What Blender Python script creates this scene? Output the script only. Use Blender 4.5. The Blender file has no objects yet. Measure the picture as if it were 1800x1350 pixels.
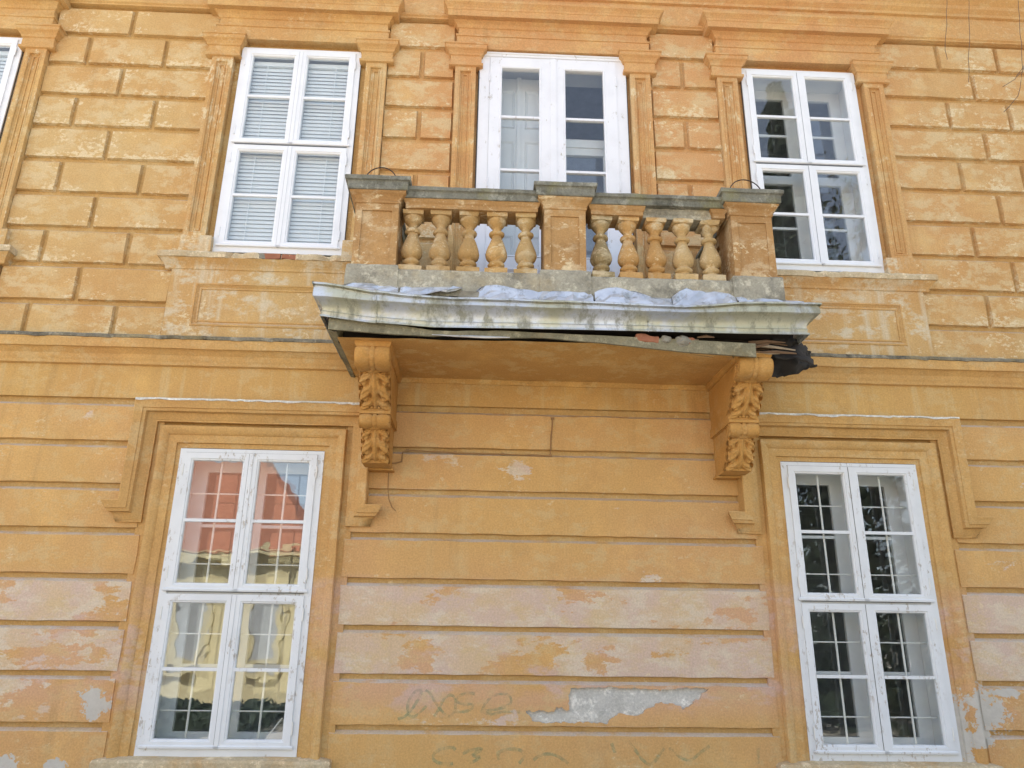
import bpy, bmesh, math, random
from mathutils import Vector, Matrix, noise
from mathutils.geometry import tessellate_polygon
random.seed(7)
scene = bpy.context.scene
COL = scene.collection
R = math.radians

# ------------------------------------------------------------------ camera
cam_d = bpy.data.cameras.new('camera'); cam = bpy.data.objects.new('camera', cam_d); COL.objects.link(cam)
cam_d.sensor_width = 36.0; cam_d.lens = 26.706; cam_d.clip_start = 0.05; cam_d.clip_end = 2000
yaw, pitch, roll = 0.0401, 0.3227, 0.0133
fw = Vector((math.sin(yaw)*math.cos(pitch), math.cos(yaw)*math.cos(pitch), math.sin(pitch)))
rt = Vector((math.cos(yaw), -math.sin(yaw), 0)); up = rt.cross(fw)
r0 = math.cos(roll)*rt + math.sin(roll)*up
r1 = -math.sin(roll)*rt + math.cos(roll)*up
m = Matrix((r0, r1, -fw)).transposed().to_4x4(); m.translation = Vector((-0.607, -6.1, 1.6))
cam.matrix_world = m
scene.camera = cam

# ------------------------------------------------------------------ sky, sun, exposure
SUN_EL, SUN_AZ = R(60), R(-12)          # azimuth from +Y towards +X: the sun stands behind the house, the front is in open shade
world = bpy.data.worlds.new('World'); scene.world = world; world.use_nodes = True
wn = world.node_tree; bg = wn.nodes['Background']
sky = wn.nodes.new('ShaderNodeTexSky'); sky.sky_type = 'NISHITA'; sky.sun_disc = False
sky.sun_elevation = SUN_EL; sky.sun_rotation = SUN_AZ; sky.dust_density = 1.6; sky.air_density = 1.0; sky.ozone_density = 1.0
hs = wn.nodes.new('ShaderNodeHueSaturation'); hs.inputs['Saturation'].default_value = 0.62
wn.links.new(sky.outputs[0], hs.inputs['Color']); wn.links.new(hs.outputs[0], bg.inputs[0])
bg.inputs[1].default_value = 0.15
sd = bpy.data.lights.new('sun', 'SUN'); sd.energy = 5.0; sd.angle = R(0.6); sd.color = (1.0, 0.95, 0.86)
sun = bpy.data.objects.new('sun', sd); COL.objects.link(sun)
to_sun = Vector((math.sin(SUN_AZ)*math.cos(SUN_EL), math.cos(SUN_AZ)*math.cos(SUN_EL), math.sin(SUN_EL)))
sun.rotation_euler = to_sun.to_track_quat('Z', 'Y').to_euler(); sun.location = (0, 20, 30)
vs = scene.view_settings
vs.view_transform = 'Standard'; vs.look = 'None'; vs.gamma = 1.0; vs.use_curve_mapping = False; vs.exposure = 1.72
scene.render.engine = 'CYCLES'
scene.cycles.max_bounces = 6; scene.cycles.diffuse_bounces = 3; scene.cycles.glossy_bounces = 3; scene.cycles.transparent_max_bounces = 12

# ------------------------------------------------------------------ node helpers
class NT:
    def __init__(s, name):
        s.m = bpy.data.materials.new(name); s.m.use_nodes = True
        s.t = s.m.node_tree; s.b = s.t.nodes['Principled BSDF']; s.out = s.t.nodes['Material Output']
        s._pos = None
    def n(s, t): return s.t.nodes.new(t)
    def put(s, inp, v):
        if isinstance(v, (int, float)): inp.default_value = v
        elif isinstance(v, tuple):
            inp.default_value = v if len(v) == len(inp.default_value) else (*v, 1.0)
        else: s.t.links.new(v, inp)
    def pos(s):
        if s._pos is None: s._pos = s.n('ShaderNodeNewGeometry').outputs['Position']
        return s._pos
    def vscale(s, vec, sc, off=(0, 0, 0)):
        mp = s.n('ShaderNodeMapping'); s.put(mp.inputs['Vector'], vec); mp.inputs['Scale'].default_value = sc
        mp.inputs['Location'].default_value = off; return mp.outputs[0]
    def noise(s, scale, detail=4, rough=0.55, vec=None, dist=0.0):
        nd = s.n('ShaderNodeTexNoise'); s.put(nd.inputs['Vector'], vec if vec is not None else s.pos())
        nd.inputs['Scale'].default_value = scale; nd.inputs['Detail'].default_value = detail
        nd.inputs['Roughness'].default_value = rough; nd.inputs['Distortion'].default_value = dist
        return nd.outputs[0]
    def noisec(s, scale, detail=3):
        nd = s.n('ShaderNodeTexNoise'); s.put(nd.inputs['Vector'], s.pos())
        nd.inputs['Scale'].default_value = scale; nd.inputs['Detail'].default_value = detail
        return nd.outputs['Color']
    def step(s, v, a, b):
        mr = s.n('ShaderNodeMapRange'); mr.interpolation_type = 'SMOOTHSTEP'; s.put(mr.inputs[0], v)
        mr.inputs[1].default_value = a; mr.inputs[2].default_value = b; return mr.outputs[0]
    def lin(s, v, a, b, c, d):
        mr = s.n('ShaderNodeMapRange'); s.put(mr.inputs[0], v)
        for i, x in enumerate((a, b, c, d)): mr.inputs[i+1].default_value = x
        return mr.outputs[0]
    def math(s, op, a, b=0.0, clamp=False):
        nd = s.n('ShaderNodeMath'); nd.operation = op; nd.use_clamp = clamp
        s.put(nd.inputs[0], a); s.put(nd.inputs[1], b); return nd.outputs[0]
    def mul(s, *a):
        r = a[0]
        for x in a[1:]: r = s.math('MULTIPLY', r, x)
        return r
    def mix(s, f, a, b, mode='MIX'):
        nd = s.n('ShaderNodeMix'); nd.data_type = 'RGBA'; nd.blend_type = mode
        s.put(nd.inputs[0], f); s.put(nd.inputs[6], a); s.put(nd.inputs[7], b); return nd.outputs[2]
    def xyz(s):
        nd = s.n('ShaderNodeSeparateXYZ'); s.put(nd.inputs[0], s.pos()); return nd.outputs
    def bump(s, h, strength=1.0, dist=0.01):
        nd = s.n('ShaderNodeBump'); nd.inputs['Strength'].default_value = strength; nd.inputs['Distance'].default_value = dist
        s.put(nd.inputs['Height'], h); s.t.links.new(nd.outputs[0], s.b.inputs['Normal']); return nd
    def set(s, color, rough=0.85, metal=0.0, spec=0.3):
        s.put(s.b.inputs['Base Color'], color); s.put(s.b.inputs['Roughness'], rough)
        s.put(s.b.inputs['Metallic'], metal); s.b.inputs['Specular IOR Level'].default_value = spec
        return s.m

def plaster(name, A, B, pale=(0.62, 0.49, 0.27), flake=(0.70, 0.57, 0.35), pale_amt=0.7, flake_amt=0.8, pink=0.0, streak=0.3,
            bare=(), flake_lo=0.60, dirt=0.25, warm=0.0, tint=False, dust=0.0, washed=0.0, edge=0.0, fv=(0.7, 1, 1.15), cracks=0.0, pale_lo=0.49, soot=0.0):
    t = NT(name); x, y, z = t.xyz()
    big = t.step(t.noise(0.55, 3), 0.36, 0.64)
    c = t.mix(big, A, B)
    if warm:
        wx = t.mul(t.step(x, -2.4, -0.7), t.step(z, 4.2, 5.6), t.math('SUBTRACT', 1.0, t.mul(t.step(x, 2.6, 4.2), 0.7)))
        c = t.mix(t.mul(wx, warm), c, (0.60, 0.285, 0.125))
    if tint:
        oi = t.n('ShaderNodeObjectInfo')
        c = t.mix(1.0, c, oi.outputs['Color'], 'MULTIPLY')
    mid = t.step(t.noise(2.4, 7, 0.66), 0.47, 0.72)
    c = t.mix(t.mul(mid, 0.55), c, tuple(min(1, v*1.22) for v in A))
    dk = t.step(t.noise(3.1, 6, 0.7, t.vscale(t.pos(), (1, 1, 1), (7, 3, 5))), 0.55, 0.78)
    c = t.mix(t.mul(dk, dirt), c, tuple(v*0.62 for v in B))
    pk = None
    if pink:
        zm = t.mul(t.step(z, 0.95, 1.25), t.math('SUBTRACT', 1.0, t.step(z, 1.85, 2.1)))
        pk = t.mul(zm, t.step(t.noise(1.3, 6, 0.6, t.vscale(t.pos(), (0.8, 1, 1.6), (3, 0, 1))), 0.40, 0.55), pink)
        c = t.mix(pk, c, (0.60, 0.36, 0.22))
        pk2 = t.mul(zm, t.step(t.noise(2.1, 7, 0.62, t.vscale(t.pos(), (0.7, 1, 1.5), (9, 0, 4))), 0.53, 0.60), pink)
        c = t.mix(pk2, c, (0.58, 0.41, 0.34))
    if washed:
        wz = t.mul(t.step(z, 1.27, 1.31), t.math('SUBTRACT', 1.0, t.step(z, 1.97, 2.01)))
        wl = t.mul(t.step(z, 0.96, 1.0), t.math('SUBTRACT', 1.0, t.step(z, 1.97, 2.01)), t.math('SUBTRACT', 1.0, t.step(x, -3.6, -3.2)), 0.7)
        wz = t.math('MAXIMUM', wz, wl)
        wm = t.step(t.math('ADD', t.noise(1.5, 8, 0.68, t.vscale(t.pos(), (0.75, 1, 1.7), (11, 2, 6))), t.mul(wz, 0.16)), 0.605, 0.622)
        wc = t.mix(t.step(t.noise(1.9, 5, 0.6), 0.42, 0.58), (0.61, 0.455, 0.29), (0.60, 0.455, 0.36))
        wc = t.mix(t.mul(t.step(t.noise(4.5, 7, 0.7, t.vscale(t.pos(), (0.8, 1, 1.5), (2, 7, 1))), 0.48, 0.60), 0.8), wc, (0.66, 0.57, 0.43))
        c = t.mix(t.mul(wm, washed), c, wc)
    if dust:
        nz_ = t.n('ShaderNodeSeparateXYZ'); t.t.links.new(t.n('ShaderNodeNewGeometry').outputs['Normal'], nz_.inputs[0])
        du = t.mul(t.step(nz_.outputs[2], 0.25, 0.6), t.step(t.noise(4, 6, 0.7), 0.30, 0.55), dust)
        c = t.mix(du, c, (0.56, 0.51, 0.44))
    # vertical rain streaks
    st = t.step(t.noise(1.0, 5, 0.6, t.vscale(t.pos(), (7.5, 7.5, 0.55))), 0.50, 0.70)
    c = t.mix(t.mul(st, streak), c, pale)
    if soot:
        sk = t.mul(t.step(t.noise(1.0, 6, 0.65, t.vscale(t.pos(), (10, 10, 0.7), (3, 1, 2))), 0.52, 0.72), t.step(t.noise(0.8, 3), 0.42, 0.62), soot)
        c = t.mix(sk, c, (0.33, 0.20, 0.075))
    # worn pale fields and small flakes
    m1 = t.step(t.noise(1.25, 4, 0.6, t.vscale(t.pos(), (1, 1, 1.4), (2, 8, 3))), 0.34, 0.56)
    p1 = t.mul(t.step(t.noise(5.5, 7, 0.72, t.vscale(t.pos(), (0.8, 1, 1.3))), pale_lo, pale_lo+.11), m1)
    c = t.mix(t.mul(p1, pale_amt), c, pale)
    fm = t.lin(t.noise(2.6, 4, 0.62, t.vscale(t.pos(), (1, 1, 1.3), (1, 4, 9))), 0.38, 0.66, 0.17, -0.06)
    if edge:                                    # worn towards the lower edge and the ends of each block
        gx = t.n('ShaderNodeSeparateXYZ'); t.t.links.new(t.n('ShaderNodeTexCoord').outputs['Generated'], gx.inputs[0])
        ez = t.step(t.math('ABSOLUTE', t.math('SUBTRACT', gx.outputs[2], 0.62)), 0.25, 0.62)
        ex = t.step(t.math('ABSOLUTE', t.math('SUBTRACT', gx.outputs[0], 0.5)), 0.34, 0.5)
        fm = t.math('SUBTRACT', fm, t.mul(t.math('MAXIMUM', ez, t.mul(ex, 0.6)), edge))
    f1 = t.step(t.math('SUBTRACT', t.noise(26.0, 6, 0.74, t.vscale(t.pos(), fv, (5, 5, 5))), fm), flake_lo-.04, flake_lo+.01)
    c = t.mix(t.mul(f1, flake_amt), c, flake)
    if cracks:
        wv = t.n('ShaderNodeVectorMath'); wv.operation = 'MULTIPLY_ADD'; t.t.links.new(t.noisec(3.5, 5), wv.inputs[0]); wv.inputs[1].default_value = (.5, .5, .5); t.t.links.new(t.pos(), wv.inputs[2])
        vo = t.n('ShaderNodeTexVoronoi'); vo.feature = 'DISTANCE_TO_EDGE'; vo.inputs['Scale'].default_value = 1.7; t.t.links.new(wv.outputs[0], vo.inputs['Vector'])
        ln = t.mul(t.math('SUBTRACT', 1.0, t.step(vo.outputs['Distance'], 0.003, 0.014)), t.step(t.noise(1.1, 3, 0.6, t.vscale(t.pos(), (1, 1, 1), (6, 6, 1))), 0.52, 0.60), cracks)
        c = t.mix(ln, c, (0.20, 0.13, 0.06))
    g = t.noise(75, 3, 0.6)
    c = t.mix(1.0, c, t.lin(g, 0.25, 0.75, 0.84, 1.14), 'MULTIPLY')
    h = t.mul(t.noise(18, 5, 0.68), 0.6)
    # bare grey render where the coats have come off: (x, z, rx, rz, edge noise)
    if bare:
        tot = None
        nz = t.math('ADD', t.mul(t.noise(7, 8, 0.65), 0.6), t.mul(t.noise(34, 6, 0.7), 0.4))
        for (bx, bz, rx, rz) in bare:
            dx = t.math('DIVIDE', t.math('SUBTRACT', x, bx), rx); dz = t.math('DIVIDE', t.math('SUBTRACT', z, bz), rz)
            d = t.math('SQRT', t.math('ADD', t.mul(dx, dx), t.mul(dz, dz)))
            d = t.math('ADD', d, t.lin(nz, 0.25, 0.75, -1.5, 1.5))
            k = t.math('SUBTRACT', 1.0, t.step(d, 0.92, 1.0))
            tot = k if tot is None else t.math('MAXIMUM', tot, k)
        gcol = t.mix(t.noise(11, 7, 0.7), (0.40, 0.37, 0.31), (0.66, 0.62, 0.54))
        c = t.mix(tot, c, gcol)
    t.bump(h, 0.8, 0.012)
    return t.set(c, 0.9, 0, 0.2)

OA, OB = (0.550, 0.368, 0.155), (0.535, 0.312, 0.118)
BARE_R = [(3.26, 1.13, 0.17, 0.17), (3.06, 0.98, 0.07, 0.30), (3.2, 0.93, 0.12, 0.06), (3.42, 1.25, 0.16, 0.03)]
BARE_L = [(-3.38, 1.12, 0.09, 0.10), (-3.95, 0.70, 0.12, 0.07), (-3.58, 0.70, 0.08, 0.05)]
M = {}
M['upper'] = plaster('ochre_plaster_upper', OA, OB, pale=(0.63, 0.50, 0.285), pale_lo=0.46, pale_amt=0.62, flake_amt=0.8, edge=0.10, warm=0.55, soot=0.35, streak=0.12, dust=0.45, bare=[(-1.25, 7.70, 0.14, 0.10), (1.25, 7.72, 0.12, 0.06)])
M['lower'] = plaster('ochre_plaster_lower', (0.595, 0.358, 0.130), (0.58, 0.335, 0.140), pale=(0.60, 0.44, 0.22), pale_amt=0.5, flake_amt=0.55, flake_lo=0.64, pink=0.75, streak=0.16, bare=BARE_R+BARE_L, dust=0.7, washed=0.9, soot=0.3)
M['apron'] = plaster('washed_plaster_apron', OA, OB, pale=(0.62, 0.54, 0.38), pale_amt=0.8, flake_amt=0.8, streak=0.75, warm=0.4)
M['trim'] = plaster('ochre_plaster_trim', (0.56, 0.36, 0.140), (0.53, 0.295, 0.110), pale_amt=0.3, flake_amt=0.3, flake_lo=0.62, warm=0.5, streak=0.12, dust=0.3, soot=0.4)
M['pilaster'] = plaster('ochre_plaster_pilaster', (0.56, 0.36, 0.140), (0.53, 0.295, 0.110), pale_amt=0.5, flake_amt=0.8, flake_lo=0.58, warm=0.4, streak=0.4, fv=(1.2, 1.2, 0.35))
M['band'] = plaster('streaked_plain_band', (0.565, 0.35, 0.120), (0.54, 0.31, 0.11), soot=0.45, pale=(0.60, 0.46, 0.24), pale_amt=0.4, flake_amt=0.3, flake_lo=0.64, streak=0.6)
M['trimlow'] = plaster('ochre_plaster_trim_lower', (0.565, 0.345, 0.125), (0.54, 0.305, 0.110), soot=0.3, pale_amt=0.35, flake_amt=0.4, flake_lo=0.66, streak=0.15, pink=0.6, bare=BARE_R)
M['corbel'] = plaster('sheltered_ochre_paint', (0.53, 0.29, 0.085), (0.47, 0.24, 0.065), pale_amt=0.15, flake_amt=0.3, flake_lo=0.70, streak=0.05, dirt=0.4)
M['soffit'] = plaster('sheltered_ochre_soffit', (0.60, 0.36, 0.12), (0.54, 0.30, 0.095), pale=(0.64, 0.44, 0.19), pale_amt=0.8, flake_amt=0.2, flake_lo=0.70, streak=0.0, dirt=0.7)
M['pier'] = plaster('ochre_paint_over_stone', (0.44, 0.26, 0.105), (0.37, 0.205, 0.08), pale=(0.58, 0.44, 0.26), pale_amt=0.75, flake_amt=0.75, flake_lo=0.575, streak=0.15, dirt=0.9)
M['baluster'] = plaster('baluster_paint', (0.62, 0.42, 0.19), (0.56, 0.35, 0.14), pale=(0.62, 0.52, 0.34), pale_amt=0.8, flake_amt=0.7, flake_lo=0.58, streak=0.3, dirt=1.0, tint=True)

def stone(name, c0, c1, lichen=(0.33, 0.31, 0.16), la=0.35, black=0.6):
    t = NT(name)
    c = t.mix(t.step(t.noise(6, 8, 0.7), 0.3, 0.7), c0, c1)
    c = t.mix(t.mul(t.step(t.noise(11, 9, 0.75), 0.52, 0.62), 0.7), c, tuple(min(1, v*1.5) for v in c1))
    c = t.mix(t.mul(t.step(t.noise(4, 8, 0.7, t.vscale(t.pos(), (1, 1, 1), (4, 4, 4))), 0.50, 0.66), black), c, tuple(v*0.35 for v in c0))
    c = t.mix(t.mul(t.step(t.noise(3, 6, 0.65, t.vscale(t.pos(), (1, 1, 1), (9, 1, 2))), 0.5, 0.68), la), c, lichen)
    g = t.noise(60, 6, 0.7); c = t.mix(1.0, c, t.lin(g, 0.2, 0.8, 0.7, 1.25), 'MULTIPLY')
    t.bump(t.math('ADD', g, t.noise(14, 6, 0.6)), 0.7, 0.008)
    return t.set(c, 0.92, 0, 0.2)
M['coping'] = stone('weathered_coping_stone', (0.16, 0.155, 0.12), (0.25, 0.245, 0.20), (0.27, 0.25, 0.10), 0.5)
M['curb'] = stone('lichen_spotted_curb_stone', (0.30, 0.28, 0.22), (0.42, 0.39, 0.30), (0.46, 0.36, 0.20), 0.4)
M['sill'] = stone('worn_sill_render', (0.53, 0.41, 0.24), (0.60, 0.50, 0.33), (0.54, 0.34, 0.15), 0.7, 0.25)
M['flash'] = stone('dark_lead_strip', (0.15, 0.135, 0.10), (0.27, 0.245, 0.18), (0.34, 0.27, 0.13), 0.6, 0.8)
M['render'] = stone('bare_grey_render', (0.54, 0.52, 0.46), (0.60, 0.58, 0.52), (0.56, 0.50, 0.40), 0.4, 0.22)
M['whitewash'] = stone('flaking_whitewash', (0.60, 0.58, 0.50), (0.70, 0.67, 0.58), (0.52, 0.44, 0.28), 0.4, 0.3)

def zinc():
    t = NT('weathered_zinc_sheet'); x, y, z = t.xyz()
    c = t.mix(t.step(t.noise(3, 6, 0.6), 0.35, 0.65), (0.47, 0.50, 0.54), (0.60, 0.63, 0.67))
    stn = t.mul(t.step(t.noise(2.2, 6, 0.65, t.vscale(t.pos(), (1, 1, 1), (3, 3, 3))), 0.43, 0.60), 0.75)
    c = t.mix(stn, c, (0.44, 0.42, 0.25))
    blk = t.mul(t.step(t.noise(5, 9, 0.75, t.vscale(t.pos(), (1.6, 1, 0.7), (1, 2, 8))), 0.48, 0.62), 0.8)
    c = t.mix(blk, c, (0.21, 0.21, 0.16))
    sp = t.step(t.noise(70, 3, 0.7), 0.62, 0.7); c = t.mix(t.mul(sp, 0.5), c, (0.2, 0.2, 0.17))
    t.bump(t.math('ADD', t.noise(9, 4, 0.5), t.mul(t.noise(60, 4), 0.15)), 0.35, 0.01)
    return t.set(c, t.lin(blk, 0, 0.8, 0.42, 0.85), t.lin(blk, 0, 0.8, 0.45, 0.0), 0.5)
M['zinc'] = zinc()
def sheetm():
    t = NT('bright_zinc_top_sheet')
    c = t.mix(t.step(t.noise(6, 6, 0.6), 0.35, 0.65), (0.48, 0.50, 0.53), (0.62, 0.64, 0.66))
    blk = t.mul(t.step(t.noise(8, 8, 0.75), 0.52, 0.64), 0.7); c = t.mix(blk, c, (0.25, 0.25, 0.23))
    t.bump(t.noise(12, 4, 0.5), 0.35, 0.012)
    return t.set(c, 0.38, 0.65, 0.5)
M['sheet'] = sheetm()

def paint(name, col, peel=0.0, under=(0.45, 0.40, 0.33), rough=0.45):
    t = NT(name)
    c = t.mix(t.mul(t.step(t.noise(4, 6, 0.6), 0.42, 0.7), 0.35), col, tuple(v*0.82 for v in col))
    h = t.mul(t.noise(60, 4), 0.1)
    if peel:
        p = t.mul(t.step(t.noise(30, 6, 0.75, t.vscale(t.pos(), (1, 1, 0.4))), 0.62-0.05*peel, 0.645-0.05*peel), t.step(t.noise(1.7, 3), 0.46, 0.56))
        c = t.mix(t.mul(p, 0.85), c, under); h = t.math('SUBTRACT', h, t.mul(p, 0.5))
    t.bump(h, 0.5, 0.004)
    return t.set(c, rough, 0, 0.4)
M['white'] = paint('fresh_white_window_paint', (0.80, 0.81, 0.82))
M['oldwhite'] = paint('peeling_white_window_paint', (0.73, 0.745, 0.74), 1.0)
M['liner'] = paint('white_window_lining', (0.76, 0.77, 0.76), 0.0, rough=0.6)
M['door'] = paint('white_gloss_door_paint', (0.80, 0.80, 0.82), 0.2)
M['blind'] = paint('pale_blind_slat', (0.76, 0.79, 0.79))
M['bar'] = paint('cream_iron_bar', (0.76, 0.75, 0.70), 0.2)

def simple(name, col, rough=0.8, metal=0.0, nscale=8, var=0.3):
    t = NT(name); g = t.noise(nscale, 6, 0.65)
    c = t.mix(g, tuple(v*(1-var) for v in col), tuple(min(1, v*(1+var)) for v in col))
    t.bump(t.noise(nscale*6, 5, 0.6), 0.5, 0.006); return t.set(c, rough, metal)
M['seam'] = simple('dark_gap_shade', (0.10, 0.10, 0.095), 0.9)  # near-black colour put in for the shade inside narrow gaps
M['seam2'] = simple('shaded_paint_gap', (0.30, 0.31, 0.33), 0.9)
M['room'] = simple('dim_room_plaster', (0.46, 0.47, 0.47), 0.9)
M['floor'] = simple('dim_room_floor', (0.16, 0.12, 0.09), 0.7)
M['brick'] = simple('broken_red_brick', (0.33, 0.135, 0.075), 0.9, 0, 14, 0.4)
M['rubble'] = simple('mortar_rubble', (0.25, 0.23, 0.18), 0.95, 0, 22, 0.5)
M['wood'] = simple('rotten_wood', (0.17, 0.105, 0.06), 0.9, 0, 14, 0.5)
M['palewood'] = simple('split_pale_lath', (0.38, 0.31, 0.22), 0.9, 0, 14, 0.4)
M['board'] = stone('grey_green_edge_board', (0.20, 0.18, 0.115), (0.27, 0.245, 0.16), (0.26, 0.18, 0.07), 0.6, 0.4)
M['felt'] = simple('black_roofing_felt', (0.032, 0.029, 0.026), 0.8, 0, 5, 0.9)
M['iron'] = simple('rusty_iron', (0.06, 0.045, 0.04), 0.7, 0.3, 20, 0.4)
M['cable'] = simple('painted_cable', (0.30, 0.17, 0.07), 0.7, 0, 20, 0.3)
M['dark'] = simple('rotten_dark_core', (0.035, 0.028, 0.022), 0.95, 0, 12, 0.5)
M['wet'] = simple('weathered_twig_bark', (0.12, 0.095, 0.075), 0.9, 0, 30, 0.4)

def glass(name, wav=0.25, boost=1.6, tintc=(0.965, 0.975, 0.97)):
    t = NT(name); nt = t.t; nt.nodes.remove(t.b)
    tr = t.n('ShaderNodeBsdfTransparent'); tr.inputs[0].default_value = (*tintc, 1)
    gl = t.n('ShaderNodeBsdfGlossy'); gl.inputs['Roughness'].default_value = 0.0; gl.inputs['Color'].default_value = (0.95, 0.97, 1, 1)
    fr = t.n('ShaderNodeFresnel'); gb = t.n('ShaderNodeNewGeometry'); nt.links.new(t.lin(gb.outputs['Backfacing'], 0, 1, 1.5, 1/1.5), fr.inputs[0])
    bp = t.n('ShaderNodeBump'); bp.inputs['Strength'].default_value = wav; bp.inputs['Distance'].default_value = 0.01
    nt.links.new(t.noise(3.2, 2, 0.45), bp.inputs['Height']); nt.links.new(bp.outputs[0], gl.inputs['Normal'])
    mx = t.n('ShaderNodeMixShader'); nt.links.new(t.mul(fr.outputs[0], boost), mx.inputs[0])
    nt.links.new(tr.outputs[0], mx.inputs[1]); nt.links.new(gl.outputs[0], mx.inputs[2]); nt.links.new(mx.outputs[0], t.out.inputs[0])
    return t.m
M['glass'] = glass('old_window_glass', 0.15, 1.3); M['glasslow'] = glass('wavy_window_glass', 0.2, 1.9); M['glassdull'] = glass('dull_window_glass', 0.15, 0.7)

def graff():
    t = NT('faded_green_spray'); nt = t.t
    tr = t.n('ShaderNodeBsdfTransparent'); mx = t.n('ShaderNodeMixShader')
    t.set((0.17, 0.40, 0.23), 0.9)
    f = t.lin(t.noise(14, 6, 0.7), 0.40, 0.68, 0.03, 0.45)
    nt.links.new(f, mx.inputs[0]); nt.links.new(tr.outputs[0], mx.inputs[1]); nt.links.new(t.b.outputs[0], mx.inputs[2]); nt.links.new(mx.outputs[0], t.out.inputs[0])
    return t.m
M['spray'] = graff()

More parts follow.
